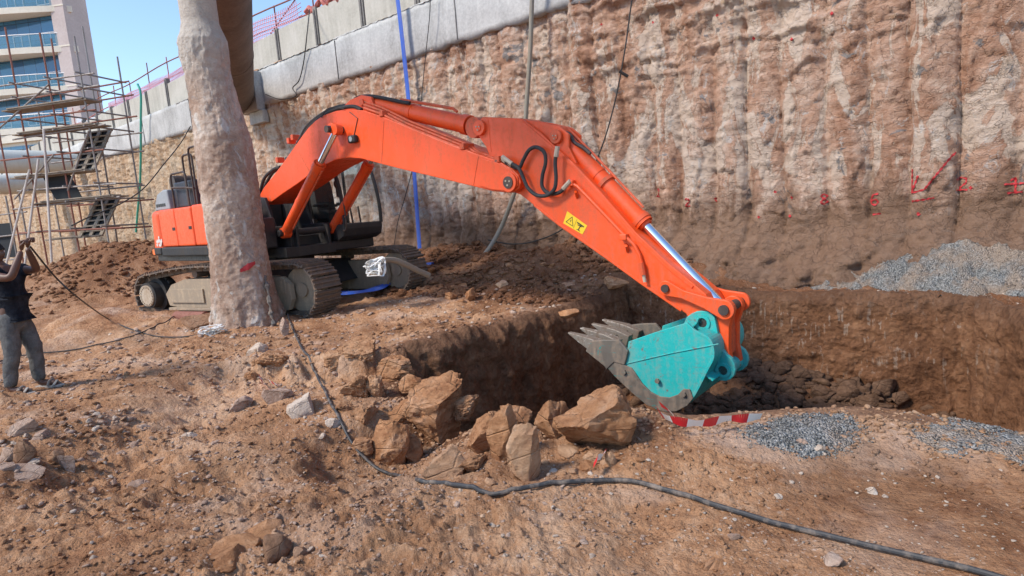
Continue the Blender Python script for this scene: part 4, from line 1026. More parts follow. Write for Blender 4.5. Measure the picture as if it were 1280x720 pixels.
# shell: swept from the lip round the back to the ears
PB = [np.array(X2(x, y, so_)) for x, y in C8([(190, 372), (262, 450), (300, 492), (370, 558), (450, 626), (500, 648), (545, 658), (592, 655), (642, 629), (674, 592), (702, 543), (737, 472), (770, 400), (754, 322), (690, 280)])]
PB = [np.array([p[0], p[2]]) for p in spline([(a, 0, b_) for a, b_ in PB], 5)]
V = []; F = []; th = .03; n = len(PB)
for i, p in enumerate(PB):
    d = PB[min(i+1, n-1)]-PB[max(i-1, 0)]; d /= np.linalg.norm(d); nn = np.array([d[1], -d[0]])
    o_ = p; i_ = p-nn*th
    V += [(o_[0], -so_-.005, o_[1]), (o_[0], so_+.005, o_[1]), (i_[0], so_+.005, i_[1]), (i_[0], -so_-.005, i_[1])]
for i in range(n-1):
    for k in range(4): F.append((4*i+k, 4*i+(k+1) % 4, 4*i+4+(k+1) % 4, 4*i+4+k))
F += [(0, 1, 2, 3), (4*n-4, 4*n-3, 4*n-2, 4*n-1)]
bucket_root.add(V, F); bucket = part(bucket_root, 'bucket', 'teal', bevel=.004)
S = XL(side, so_)
for y0_, y1_ in ((-so_, -so_+.035), (so_-.035, so_)):
    q = MB(); q.prism(S, y0_, y1_); part(q, 'side_plate', 'teal', bucket, bevel=.006)
# worn wear strips on lower edge
low = C8([(262, 448), (300, 492), (370, 558), (410, 594), (450, 626), (500, 649), (545, 660), (594, 657), (644, 631), (672, 596), (655, 553), (625, 552), (600, 578), (560, 592), (515, 588), (470, 565), (430, 525), (400, 480), (380, 452), (350, 440), (300, 421)])
for sgn in (-1, 1):
    q = MB(); q.prism(XL(low, so_), sgn*(so_+.002), sgn*(so_+.022)); part(q, 'wear_plate', 'worn', bucket, bevel=.006)
    q = MB(); q.prism(XL(C8([(165, 372), (190, 325), (250, 318), (322, 318), (350, 350), (366, 372), (350, 438), (300, 424), (268, 455)]), so_), sgn*(so_-.01), sgn*(so_+.034)); part(q, 'side_cutter', 'worn', bucket, bevel=.01)
for px, py in ((348, 470), (505, 512), (630, 575)):
    x, z = X2(690+px/3.789, 340+py/3.789, so_); q = MB(); q.ring_y(x, z, -so_-.05, -so_-.02, .028, 0, 6); part(q, 'bolt', 'worn', bucket)
# seam rib across the side plate
strip_on('side_rib', C8([(350, 434), (560, 385), (790, 340)]), so_, .012, .010, 'teal', bucket)
# lip and teeth
lipA = np.array(X2(*C8([(262, 452)])[0], so_)); tip = np.array(X2(*C8([(70, 290)])[0], so_)); base = np.array(X2(*C8([(200, 352)])[0], so_))
d = (tip-base); TL = np.linalg.norm(d); d /= TL; nn = np.array([-d[1], d[0]])
q = MB(); lipd = lipA-base; q.prism([tuple(base+nn*.03), tuple(base-nn*.03), tuple(lipA-nn*.02), tuple(lipA+nn*.035)], -so_+.0, so_-.0); part(q, 'cutting_lip', 'worn', bucket, bevel=.006)
for k in range(4):
    y = -so_+.05+(2*so_-.10)*k/3; q = MB()
    b0 = base-d*.16; b1 = base+d*.05; b2 = tip*1.0; 
    V = []
    for p, hw, hh in ((b0, .06, .075), (b1, .062, .075), (base+d*(TL*.55), .05, .045), (b2, .032, .008)):
        V += [(p[0]+nn[0]*hh, y-hw, p[1]+nn[1]*hh), (p[0]+nn[0]*hh, y+hw, p[1]+nn[1]*hh), (p[0]-nn[0]*hh, y+hw, p[1]-nn[1]*hh), (p[0]-nn[0]*hh, y-hw, p[1]-nn[1]*hh)]
    F = [(4*i+j, 4*i+(j+1) % 4, 4*i+4+(j+1) % 4, 4*i+4+j) for i in range(3) for j in range(4)]+[(0, 1, 2, 3), (12, 13, 14, 15)]
    q.add(V, F); part(q, 'tooth', 'tooth', bucket, bevel=.008)
# mounting ears
ear = C8([(600, 262), (630, 240), (642, 212), (665, 195), (688, 185), (712, 182), (738, 184), (760, 195), (775, 215), (782, 245), (790, 290), (800, 335), (813, 365), (832, 390), (855, 408), (870, 435), (874, 462), (865, 490), (848, 506), (828, 513), (790, 511), (755, 516), (720, 530), (690, 560), (660, 520), (640, 400), (610, 310)])
for sgn in (-1, 1):
    E_ = XL(ear, eo); q = MB(); q.prism(E_, sgn*(eo-.03), sgn*(eo+.03)); part(q, 'mounting_ear', 'teal', bucket, bevel=.008)
for px, py, rad in ((718, 237, .085), (815, 462, .08)):
    x, z = X2(690+px/3.789, 340+py/3.789, eo)
    q = MB(); q.ring_y(x, z, -eo-.045, eo+.045, rad, rad*.62, 28); part(q, 'ear_boss', 'teal', bucket, smooth=True)
    q = MB(); q.ring_y(x, z, -eo-.03, eo+.03, rad*.62, 0, 20); part(q, 'bucket_pin', 'pin', bucket, smooth=True)
q = MB(); q.prism(XL(C8([(690, 280), (760, 330), (800, 345), (775, 400), (740, 480), (700, 545), (690, 420)]), eo), -eo-.03+.004, eo+.03-.004); part(q, 'ear_box', 'teal', bucket, bevel=.006)
strip_on('ear_rib', C8([(664, 262), (690, 240), (700, 215)]), eo+.03, .02, .05, 'teal', bucket)
strip_on('ear_rib', C8([(745, 345), (792, 342)]), eo+.03, .02, .22, 'teal', bucket); strip_on('ear_rib', C8([(752, 462), (795, 492)]), eo+.03, .02, .2, 'teal', bucket)
EXPO = 1.55
# ------------------------------------------------------------------ rocks
M['earth_block'] = rock_mat('caked orange earth', (.26, .12, .058), (.46, .245, .13), (.60, .37, .225), 1.6)
def ico(sub):
    bm = bmesh.new(); bmesh.ops.create_icosphere(bm, subdivisions=sub, radius=1); bm.verts.ensure_lookup_table()
    V = np.array([v.co[:] for v in bm.verts]); F = [tuple(v.index for v in f.verts) for f in bm.faces]; bm.free(); return V, np.array(F)
ICO = {k: ico(k) for k in (1, 2, 3, 4, 5)}
def rock_shape(seed, sub=4, cuts=14, dims=(1, 1, 1), rough=.06, depth=(.42, .82)):
    g = np.random.default_rng(seed); V, F = ICO[sub]; V = V.copy()
    for _ in range(cuts):
        n = g.normal(size=3); n /= np.linalg.norm(n); d = g.uniform(*depth)
        t = V@n-d; V -= np.where(t > 0, t, 0)[:, None]*n*.97
    s = seed*3.7
    V = V*(1+rough*(fbm(V[:, 0]+s, V[:, 1], V[:, 2], 1.9, 6, .62)+.5*ridged(V[:, 0]+s, V[:, 1], V[:, 2]*1.8, 3.0, 3))[:, None])
    V /= np.abs(V).max(0)
    return V*np.array(dims), F
def rock(name, seed, loc, dims, mat, label=None, group=None, rot=(0, 0, 0), sub=4, cat='rock', cuts=14, rough=.06, kind=None, flat=False):
    V, F = rock_shape(seed, sub, cuts, dims, rough)
    Mx = np.array(Matrix.Rotation(rot[2], 3, 'Z') @ Matrix.Rotation(rot[1], 3, 'Y') @ Matrix.Rotation(rot[0], 3, 'X'))
    V = V@Mx.T
    o = link_mesh(name, V, F, M[mat], smooth=True)
    try: o.data.set_sharp_from_angle(angle=R(28))
    except Exception: pass
    o.location = tuple(loc); return tag(o, label, cat, group)
def rock_px(seed, cx, cy, w, h, mat, label, rot=0., dfac=.8, sink=.12, cat='rock', tilt=0., base=None, name='boulder', group='boulders heaped on the near edge of the trench', cuts=14, rough=.06, sub=5):
    """rock whose photo outline is about w x h pixels round (cx, cy); its foot stands on the terrain"""
    G = gpx(cx, (cy+h*.42) if base is None else base); Y = G[1]
    P = dep(cx, cy, Y+.02); k = np.linalg.norm(P-cC)/FPX*.98
    hw, hh = w*k/2, h*k/2
    hw_, hd = hw, hw*dfac
    loc = P+np.array([0, hd*.6, -hh*.06]); 
    return rock(name, seed, loc, (hw, hd, hh*1.02+sink*hh*.0), mat, label, group, (0, tilt, rot), sub, cat, cuts, rough)
B = [
 (1, 546, 517, 86, 88, 'boulder', 'large crumbly orange brown boulder, left of the trench corner and topmost of the heap', .3, .8, 0.1),
 (2, 485, 552, 42, 88, 'boulder', 'tall narrow orange brown rock standing left of the large crumbly boulder', .1, .9, .08),
 (3, 510, 568, 30, 42, 'boulder', 'small oval ochre rock between the tall narrow rock and the pale wedge', .4, .9, .1),
 (4, 557, 587, 56, 64, 'boulder_pale', 'pale angular wedge shaped rock just behind the black cable', .2, .8, .15),
 (5, 606, 549, 60, 62, 'boulder', 'flat faced brown rock half buried in the middle of the heap', .5, .8, .2),
 (6, 633, 553, 46, 84, 'boulder', 'upright ochre slab leaning behind the foremost upright slab', .3, .7, .22),
 (7, 658, 573, 48, 86, 'boulder_pale', 'foremost upright pale ochre slab with a flat top in the middle of the heap', .1, .7, .12),
 (8, 690, 528, 44, 64, 'boulder', 'pointed triangular rock between the upright slabs and the largest boulder', .6, .8, -.2),
 (9, 762, 533, 118, 84, 'boulder', 'largest boulder, broad and flat topped, under the teal bucket', .25, .7, .10),
 (10, 517, 485, 36, 30, 'boulder', 'small blocky rock perched above the tall narrow rock', .3, .9, 0),
 (11, 490, 466, 44, 34, 'boulder', 'rounded clod set in the bank left of the trench corner', .3, .9, 0),
 (12, 640, 524, 50, 26, 'boulder', 'low rough rock lying behind the upright slabs', .2, .9, 0),
 (13, 497, 521, 40, 40, 'boulder', 'squat rock wedged behind the tall narrow rock', .2, .9, 0),
 (14, 553, 622, 40, 24, 'boulder', 'half buried brown rock under the cable below the pale wedge', .2, .9, 0),
 (15, 717, 568, 34, 20, 'boulder_pale', 'small flat slab in the gap left of the largest boulder', .3, .9, .3),
 (16, 747, 574, 30, 18, 'boulder_pale', 'thin flat slab under the front edge of the largest boulder', .3, .9, .2),
 (17, 763, 577, 16, 26, 'boulder_pale', 'small pointed stone standing before the largest boulder', .3, .9, 0),
 (18, 735, 588, 26, 16, 'boulder', 'small brown stone left of the red and white tape scrap', .3, .9, 0),
 (19, 500, 596, 28, 20, 'boulder', 'small brown rock touching the cable below the oval ochre rock', .3, .9, 0),
 (20, 448, 560, 28, 26, 'boulder', 'small brown rock left of the tall narrow rock beside the cable', .3, .9, 0),
]
BASE = {4: 606, 2: 588, 7: 606, 6: 588, 19: 596, 3: 586}
for s, cx, cy, w_, h_, mt, lab, rot, df, tilt in B:
    if s == 14: continue
    rock_px(s+40, cx, cy, w_*1.13, h_*1.10, mt, lab, rot, df, tilt=tilt, sub=5, rough=.13 if s in (1, 9, 11) else .085, cuts=12, base=BASE.get(s))
g0 = 'earth blocks broken from the bank left of the trench'
for s, cx, cy, w_, h_, lab in ((21, 335, 452, 50, 28, 'long earth block at the bank edge nearest the column'), (22, 424, 450, 48, 28, 'broad flat earth block on the bank below the grey cable bend'), (23, 452, 440, 50, 32, 'rounded earth block at the top of the bank near the trench corner'),
    (24, 445, 486, 50, 46, 'large crumbling earth block on the bank face left of the boulders'), (25, 432, 512, 32, 28, 'squat earth block on the bank face between cable and boulders'), (26, 470, 488, 34, 40, 'upright earth block beside the perched blocky rock'), (27, 455, 524, 38, 34, 'low earth block at the foot of the bank'),
    (28, 318, 474, 32, 20, 'small earth block above the red and white tape scrap'), (29, 580, 512, 44, 34, 'crumbly earth block behind the flat faced brown rock'), (30, 590, 585, 50, 28, 'low earth mound between the pale wedge and the foremost slab')):
    rock_px(s+600, cx, cy, w_, h_, 'earth_block', lab, random.uniform(0, 2), .9, group=g0, name='earth_block', cat='earth block', rough=.16, cuts=9, tilt=random.uniform(-.15, .15))
g1 = 'loose rocks on the near ground'
for s, cx, cy, w_, h_, mt, lab in (
 (31, 376, 514, 46, 30, 'stone_pale', 'chunky cream white rock beside the cable left of the boulder heap'),
 (32, 412, 536, 24, 20, 'stone_pale', 'small cream white rock beside the cable, below the chunky one'),
 (33, 320, 440, 28, 18, 'stone_pale', 'cream stone at the foot of the concrete column'),
 (34, 299, 509, 26, 22, 'stone', 'long flat grey pink stone left of the red tape scrap'),
 (35, 233, 551, 26, 15, 'stone_pale', 'pale flat stone alone in the middle of the left foreground'),
 (36, 175, 541, 22, 17, 'stone', 'rounded pinkish stone left of the pale flat stone'),
 (37, 354, 411, 16, 26, 'stone', 'upright grey stone leaning against the column foot'),
 (38, 345, 499, 36, 24, 'stone', 'pinkish broken stone beside the red tape scrap'),
 (39, 168, 614, 24, 16, 'stone', 'pink stone in the lower left foreground'),
 (40, 268, 634, 22, 10, 'stone_pale', 'thin pale stone in the lower left foreground'),
 (41, 291, 693, 64, 30, 'boulder', 'broad brown clod at the bottom edge, left of the dark gap'),
 (42, 338, 692, 40, 34, 'stone_dark', 'reddish brown block at the bottom edge, right of the dark gap'),
 (43, 372, 698, 28, 26, 'stone_dark', 'small brown block at the bottom edge, rightmost of the clods'),
 (44, 275, 714, 66, 24, 'boulder', 'flat brown clod cut by the bottom edge of the picture'),
 (45, 320, 676, 60, 20, 'boulder', 'low brown ledge of earth above the dark gap at the bottom'),
 (46, 549, 708, 22, 26, 'boulder', 'rounded brown stone at the bottom edge, left of the pale chips'),
 (47, 575, 718, 24, 10, 'boulder', 'orange brown stone cut by the bottom edge'),
 (48, 146, 690, 16, 10, 'stone_pale', 'little white stone near the bottom left corner'),
 (49, 660, 708, 16, 22, 'stone', 'greyish upright chip at the bottom edge'),
 (50, 974, 624, 13, 10, 'stone_pale', 'small pink stone alone on the smooth right foreground'),
 (51, 1094, 618, 15, 9, 'stone_pale', 'whitish stone among chips on the smooth right ground'),
 (52, 1004, 556, 20, 12, 'stone', 'brown stone on the grey gravel heap'),
 (53, 1011, 547, 20, 9, 'stone_pale', 'flat cream stone on the grey gravel heap'),
 (54, 1030, 564, 20, 12, 'stone_pale', 'pink cream stone at the front of the gravel heap'),
 (55, 918, 674, 15, 11, 'stone', 'brown stone below the cable on the right'),
 (56, 1045, 704, 22, 16, 'stone', 'brown lump at the bottom right below the cable'),
 (57, 893, 712, 28, 14, 'boulder', 'ochre lump at the bottom edge right of centre')):
    rock_px(s+90, cx, cy, w_*1.06, h_*1.06, mt, lab, random.uniform(0, 2), .85, group=g1, name='rock', sub=4)
g2 = 'broken slabs heaped at the left edge'
for s, cx, cy, w_, h_, mt, lab, tl in (
 (61, 19, 545, 38, 22, 'stone', 'large grey pink slab leaning at the left edge, topmost of the heap', -.5), (62, 44, 550, 20, 18, 'stone', 'squarish slab right of the leaning top slab', .4),
 (63, 38, 537, 8, 18, 'stone', 'thin upright chip behind the top slab', 0), (64, 29, 570, 22, 34, 'stone_dark', 'brown upright slab under the top slab', .1),
 (65, 8, 573, 26, 22, 'stone', 'grey slab at the left edge in the middle of the heap', -.3), (66, 33, 583, 22, 12, 'stone_pale', 'pale flat chip at the foot of the upright slab', -.2),
 (67, 12, 598, 44, 16, 'stone', 'long pale slab lying at the foot of the heap', .15), (68, 67, 575, 18, 20, 'stone_dark', 'oval brown stone right of the heap', .3),
 (69, 83, 583, 15, 32, 'stone', 'long narrow stone pointing down beside the oval stone', -.25), (70, 114, 577, 26, 10, 'stone', 'thin flat stone right of the narrow stone', .1), (71, 3, 590, 18, 22, 'stone', 'reddish slab cut by the left edge', .3),
 (72, 62, 562, 16, 10, 'stone', 'little stone above the oval stone', .2), (73, 100, 570, 30, 9, 'stone', 'flat plate of stone above the thin flat stone', .2)):
    rock_px(s+150, cx, cy, w_*1.05, h_*1.05, mt, lab, random.uniform(0, 1), .7, group=g2, name='rock', tilt=tl, sub=4)
g3 = 'rocks on the dug earth behind the trench'
for s, cx, cy, w_, h_, mt, lab in (
 (81, 770, 353, 32, 18, 'boulder', 'large brown rock on the far lip under the orange arm'), (82, 626, 357, 18, 12, 'boulder_pale', 'pale brown rock on the far bank behind the trench'),
 (83, 588, 370, 18, 22, 'boulder', 'upright brown rock at the near foot of the far bank'), (84, 531, 353, 22, 12, 'stone_dark', 'dark oval rock at the end of the blue hose'),
 (85, 527, 363, 16, 9, 'stone_dark', 'small dark rock below the oval rock by the blue hose'), (86, 561, 371, 22, 14, 'boulder', 'brown rock left of the upright rock on the far bank'),
 (87, 710, 392, 34, 14, 'boulder', 'brown clod on the trench edge above the bucket teeth'), (88, 712, 357, 34, 7, 'boulder_pale', 'thin pale slab on the far bank below the boom'),
 (89, 469, 359, 46, 10, 'boulder', 'orange clod of earth beside the near track'), (90, 243, 405, 46, 22, 'stone_dark', 'rust brown block of earth under the left end of the track')):
    rock_px(s+220, cx, cy, w_, h_, mt, lab, random.uniform(0, 2), .9, group=g3, name='rock', sub=4)
# rubble on the trench floor
g4 = 'wet rubble lying on the trench floor'
def floor_pt(px, py):
    z = -1.2
    for _ in range(8):
        P = onz(px, py, z); z = float(floor_z(np.array([P[0]]), np.array([P[1]]))[0])
    return np.array([P[0], P[1], z])
rub = [(1046, 517, 54, 16, 'long flat dark slab in the trench behind the gravel heap'), (1092, 525, 56, 16, 'wide brown slab in the trench, right of the long dark slab'), (1058, 507, 26, 16, 'dark block leaning on the long dark slab in the trench'), (1103, 490, 28, 24, 'angular brown block high on the trench rubble'),
       (1086, 512, 22, 20, 'brown block between the wide slab and the angular block'), (1125, 500, 24, 18, 'brown block at the right end of the trench rubble'), (1030, 490, 24, 14, 'small brown block at the left end of the trench rubble'), (1076, 492, 20, 14, 'small block left of the angular block in the trench'), (1002, 500, 22, 12, 'low block below the left of the trench rubble'), (1140, 485, 18, 12, 'small rock at the foot of the scratched trench side'), (1060, 484, 16, 10, 'small rock on top of the trench rubble')]
for i, (cx, cy, w_, h_, lab) in enumerate(rub):
    P = floor_pt(cx, cy+h_*.3); k = np.linalg.norm(P-cC)/FPX
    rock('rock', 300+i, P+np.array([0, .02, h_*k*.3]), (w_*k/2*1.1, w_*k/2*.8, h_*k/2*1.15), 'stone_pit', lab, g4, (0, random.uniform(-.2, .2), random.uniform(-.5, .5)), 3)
# countable loose stones: the largest, copied from a few shapes
shapes = [link_mesh('loose_stone', *rock_shape(400+i, 2, 9, (1, random.uniform(.6, .9), random.uniform(.4, .7)), .05)) for i in range(9)]
for o in shapes: o.data.shade_smooth(); o.data.set_sharp_from_angle(angle=R(30))
smat = ['stone', 'stone', 'stone_dark', 'stone_pale', 'boulder', 'boulder_pale']; variants = []
for i, o in enumerate(shapes):
    for mt in set(smat):
        me = o.data.copy(); me.materials.clear(); me.materials.append(M[mt]); variants.append((mt, me))
for o in shapes: bpy.data.objects.remove(o)
words = {'stone': 'pink grey', 'stone_dark': 'dark brown', 'stone_pale': 'cream white', 'boulder': 'ochre', 'boulder_pale': 'pale ochre'}
def place_stone(x, y, r, mt, zone):
    if pit_dist(np.array([x]), np.array([y]))[0] > -.06: return False
    me = random.choice([m_ for k, m_ in variants if k == mt]); o = bpy.data.objects.new('loose_stone', me); COL.objects.link(o)
    z = gz1(x, y); o.location = (x, y, z+r*.12); o.scale = (r, r, r); o.rotation_euler = (random.uniform(-.35, .35), random.uniform(-.35, .35), random.uniform(0, 6.28))
    tag(o, f'small {words[mt]} stone lying {zone}', 'stone', f'small stones {zone}'); return True
zones = [('around the slab heap at the left edge', 60, (0, 170, 520, 640), (.018, .05), ['stone', 'stone', 'stone_dark', 'stone_pale']),
         ('in the lower left foreground', 60, (60, 420, 600, 718), (.012, .03), ['stone', 'stone_pale', 'boulder']),
         ('between the column foot and the cable', 60, (180, 430, 430, 590), (.018, .05), ['stone', 'stone_pale', 'stone', 'stone_dark']),
         ('around the boulder heap', 50, (440, 830, 560, 625), (.014, .04), ['boulder', 'boulder_pale', 'stone_pale']),
         ('at the bottom centre of the foreground', 34, (560, 760, 630, 718), (.012, .03), ['boulder_pale', 'stone', 'stone_pale']),
         ('on the smooth right foreground', 34, (830, 1270, 560, 715), (.008, .02), ['stone_pale', 'boulder_pale']),
         ('on the far bank behind the trench', 46, (420, 800, 325, 385), (.04, .11), ['boulder', 'boulder', 'stone_dark'])]
for zn, cnt, (x0, x1, y0, y1), (r0, r1), mts in zones:
    k = 0; tr = 0
    while k < cnt and tr < 900:
        tr += 1; P = gpx(random.uniform(x0, x1), random.uniform(y0, y1), 3)
        if fbm(np.array([P[0]]), np.array([P[1]]), 0, .9, 2, seed=77)[0] < -.1 and random.random() < .8: continue
        if place_stone(P[0], P[1], r0+(r1-r0)*random.random()**2.2, random.choice(mts), zn): k += 1
# the rest of the pebbles and crumbs: one mass
def pebbles(name, n, mat, label, region, r0, r1, zf=ground_z, pit=False, power=2.6, thr=-.05, ico_k=1, flat=.6, seed=1):
    g = np.random.default_rng(seed); X, Y = region(g, n*3)
    pd = pit_dist(X, Y); ok = (pd > .15) if pit else (pd < -.03)
    ok &= (fbm(X, Y, 0, 1.1, 3, seed=seed+.5) > thr) | (g.random(len(X)) < .22)
    X, Y = X[ok][:n], Y[ok][:n]; n = len(X); Z = zf(X, Y)
    base = [rock_shape(500+i+seed*20, ico_k, 7, (1, g.uniform(.5, .95), g.uniform(.3, .65)), .10, (.3, .8)) for i in range(14)]
    nv, nf = len(base[0][0]), len(base[0][1]); BV = np.stack([b_[0] for b_ in base]); Fb = base[0][1]
    pick = g.integers(0, 14, n); r = r0+(r1-r0)*g.random(n)**power
    dist = np.hypot(X, Y); r = r*np.clip(dist/4.5, .55, 3.)
    a = g.random(n)*6.28; b_ = g.normal(size=n)*.4; V = BV[pick]*r[:, None, None]
    ca, sa, cb_, sb = np.cos(a)[:, None], np.sin(a)[:, None], np.cos(b_)[:, None], np.sin(b_)[:, None]
    x, y, z = V[..., 0], V[..., 1], V[..., 2]; y, z = y*cb_-z*sb, y*sb+z*cb_; x, y = x*ca-y*sa, x*sa+y*ca
    V = np.stack([x+X[:, None], y+Y[:, None], z+Z[:, None]+r[:, None]*.15], -1).reshape(-1, 3)
    Fq = (Fb[None]+(np.arange(n)*nv)[:, None, None]).reshape(-1, 3)
    o = link_mesh(name, V, Fq, M['ground' if mat == 'mound' else mat])
    if mat in ('mound', 'ground'):
        a_ = o.data.attributes.new('dug', 'FLOAT', 'POINT'); dv = dug_mask(X, Y) if mat == 'ground' else np.full(len(X), .9)
        a_.data.foreach_set('value', np.repeat(dv, nv).astype(np.float32))
    return tag(o, label, 'pebbles', kind='stuff')
def fan(rmin, rmax, a0=-43, a1=43):
    def f(g, n):
        r = rmin*(rmax/rmin)**g.random(n); a = np.radians(a0+(a1-a0)*g.random(n)); return r*np.sin(a), r*np.cos(a)
    return f
pebbles('pebbles', 9000, 'stone', 'countless pink grey stone chips strewn over the sandy ground', fan(1.9, 11, -43, 12), .003, .030, seed=1, power=5, thr=.12)
pebbles('pebbles', 3500, 'stone_pale', 'countless cream white chips strewn over the sandy ground', fan(1.9, 11), .0025, .020, seed=2, thr=.15, power=4)
pebbles('earth_crumbs', 16000, 'ground', 'countless crumbs of sandy earth scattered on the ground', fan(1.8, 9), .003, .030, seed=3, thr=-.05, power=4.5)
def bankreg(g, n):
    X = g.uniform(-4.5, 3.2, n); Y = g.uniform(8.5, 15.5, n); nd = WD-(X*WN[0]+Y*WN[1]); k = (nd > .1) & (nd < 3.6); return X[k], Y[k]
pebbles('dug_rubble', 7000, 'mound', 'brown rubble and clods covering the bank at the foot of the pile wall', bankreg, .006, .05, seed=4, thr=-.1, power=3.5, ico_k=2)
def pitreg(g, n):
    X = g.uniform(1.5, 5.4, n); Y = g.uniform(5.5, 9.8, n); return X, Y
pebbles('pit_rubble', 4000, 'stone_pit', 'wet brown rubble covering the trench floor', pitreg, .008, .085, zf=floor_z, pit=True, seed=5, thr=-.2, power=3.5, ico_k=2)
def heapreg(g, n): return g.normal(-10.3, 2.3, n), g.normal(15.6, 1.3, n)
pebbles('heap_clods', 3000, 'mound', 'brown clods covering the spoil heap left of the excavator', heapreg, .005, .035, seed=6, thr=0, power=3)
def lipreg(g, n): 
    t = g.random(n); P = np.array([(-1.3, 6.2), (-.9, 5.2), (.2, 4.4), (.95, 3.8), (1.95, 3.8), (3.0, 3.2)]); q = t*5; i = np.minimum(q.astype(int), 4); f_ = (q-i)[:, None]
    Q = P[i]*(1-f_)+P[i+1]*f_; return Q[:, 0]+g.normal(0, .12, n), Q[:, 1]+g.normal(-.08, .14, n)
pebbles('lip_gravel', 3000, 'boulder_pale', 'ochre grit and small stones along the near edge of the trench', lipreg, .004, .032, seed=7, thr=-.3, power=3.5)

# grey gravel heaps
def gravel_heap(cx, cy, rx, ry, rot, hgt, label, seed, n=4200, rs=(.0025, .0095), zlim=True):
    u = np.linspace(-1.15, 1.15, 110); U, W = np.meshgrid(u, u); c, s = math.cos(rot), math.sin(rot)
    X = cx+(U*rx)*c-(W*ry)*s; Y = cy+(U*rx)*s+(W*ry)*c
    q = np.hypot(U, W)+.3*fbm(X, Y, 0, 2.6, 5, .7, seed=seed)
    Z = ground_z(X, Y)+hgt*np.clip(1-q, -.2, 1)**1.0+.012*fbm(X, Y, 0, 9, 3, seed=2)
    Z = np.where(q > 1, ground_z(X, Y)-.04*sst(1, 1.1, q), Z)
    V = np.stack([X, Y, Z], -1).reshape(-1, 3); nr, na = X.shape; idx = np.arange(nr*na).reshape(nr, na)
    Fq = np.stack([idx[:-1, :-1], idx[:-1, 1:], idx[1:, 1:], idx[1:, :-1]], -1).reshape(-1, 4)
    cc = V[Fq].mean(1); Fq = Fq[(pit_dist(cc[:, 0], cc[:, 1]) < -.02)]; qm = q.reshape(-1)[Fq].mean(1); Fq = Fq[qm < 1.05]
    root = link_mesh('gravel_heap', V, Fq, M['gravel'], smooth=True); tag(root, label, 'gravel', kind='stuff')
    g = np.random.default_rng(seed); a = g.random(n)*6.28; rr_2 = np.sqrt(g.random(n))*1.25; uu, ww = rr_2*np.cos(a), rr_2*np.sin(a)
    xx = cx+uu*rx*c-ww*ry*s; yy = cy+uu*rx*s+ww*ry*c; qq = np.hypot(uu, ww)+.3*fbm(xx, yy, 0, 2.6, 5, .7, seed=seed)
    k = (qq+.25*g.random(len(qq)) < 1.22) & (pit_dist(xx, yy) < -.02); xx, yy, qq = xx[k], yy[k], qq[k]; zz = ground_z(xx, yy)+hgt*np.clip(1-qq, 0, 1)
    base = rock_shape(900+seed, 1, 5, (1, .8, .65), 0); r = rs[0]+(rs[1]-rs[0])*g.random(len(xx))**2
    rotm = g.random(len(xx))*6.28; V0 = base[0][None]*r[:, None, None]; x = V0[..., 0]*np.cos(rotm)[:, None]-V0[..., 1]*np.sin(rotm)[:, None]; y = V0[..., 0]*np.sin(rotm)[:, None]+V0[..., 1]*np.cos(rotm)[:, None]
    V = np.stack([x+xx[:, None], y+yy[:, None], V0[..., 2]+zz[:, None]+r[:, None]*.3], -1).reshape(-1, 3); nv = len(base[0])
    Fq = (base[1][None]+(np.arange(len(xx))*nv)[:, None, None]).reshape(-1, 3)
    o = link_mesh('gravel_stones', V, Fq, M['gravel'], root); tag(o, kind='stuff')
P = gpx(1015, 545); gravel_heap(P[0]-.02, P[1]+.05, .38, .21, .2, .025, 'grey gravel heap on the near lip of the trench, beside the barrier tape', 3)
P = gpx(1250, 565); gravel_heap(P[0]+.3, P[1]+.1, .55, .36, -.3, .02, 'grey gravel patch at the right edge of the near ground', 4)
P = wpt(-.35, 0, 1.05); gravel_heap(P[0]+.1, P[1]-.1, 2.0, .66, -.70, .52, 'grey gravel bank against the pile wall beyond the trench', 5, n=9000, rs=(.003, .012))

# ------------------------------------------------------------------ cables, hoses, tape
def on_ground(pts, lift, n=6, it=4):
    px = spline([np.array([x, y, 0.]) for x, y in pts], n); Q = np.array([gpx(a[0], a[1]) for a in px])
    def sm(v, k): return np.convolve(np.pad(v, k, 'edge'), np.ones(2*k+1)/(2*k+1), 'valid')
    X, Y = sm(Q[:, 0], 2), sm(Q[:, 1], 2); z0 = sm(Q[:, 2], 2); z = np.maximum(ground_z(X, Y), z0+.004)
    return spline([(a, b_, h+lift) for a, b_, h in zip(X, Y, z)], 3)
def cable(name, P, r, mat, label, cat, n=10, **k):
    q = MB(); q.tube(P, r, n); o = q.build(name, M[mat], smooth=True); return tag(o, label, cat, **k)
pts = [(356, 385), (362, 404), (374, 432), (396, 475), (420, 525), (440, 560), (470, 592), (510, 608), (560, 619), (600, 623), (640, 622), (700, 615), (765, 607), (810, 615), (860, 628), (900, 640), (970, 660), (1050, 680), (1130, 699), (1215, 719), (1290, 740)]
cable('cable', on_ground(pts, .016), .0135, 'cable', 'thick dusty black cable snaking across the foreground in front of the boulder heap', 'cable')
cc = colc+np.array([.62, -.32, 0]); A0 = gpx(353, 374)
cable('sleeve', spline([tuple(colc+np.array(v)) for v in ((.40, -.12, .80), (.47, -.22, .66), (.52, -.33, .42), (.56, -.42, .2), (.62, -.5, .05))], 8), [.028+.016*math.sin(i*.9)+.008*math.sin(i*2.3) for i in range(33)], 'sleeve', 'ragged dark grey sleeve hanging down the right side of the concrete column foot', 'sleeve', n=7)
hand = gpx(40, 494)+np.array([.30, -.04, 1.52])
Q = [hand, dep(70, 347, 6.5), dep(100, 374, 6.9)]+[gpx(x, y)+np.array([0, 0, .012]) for x, y in ((135, 402), (165, 416), (200, 425), (240, 424), (268, 415))]
cable('cable', spline(Q, 10), .009, 'cable2', 'thin black cable sagging from the raised hands of the person to the ground', 'cable')
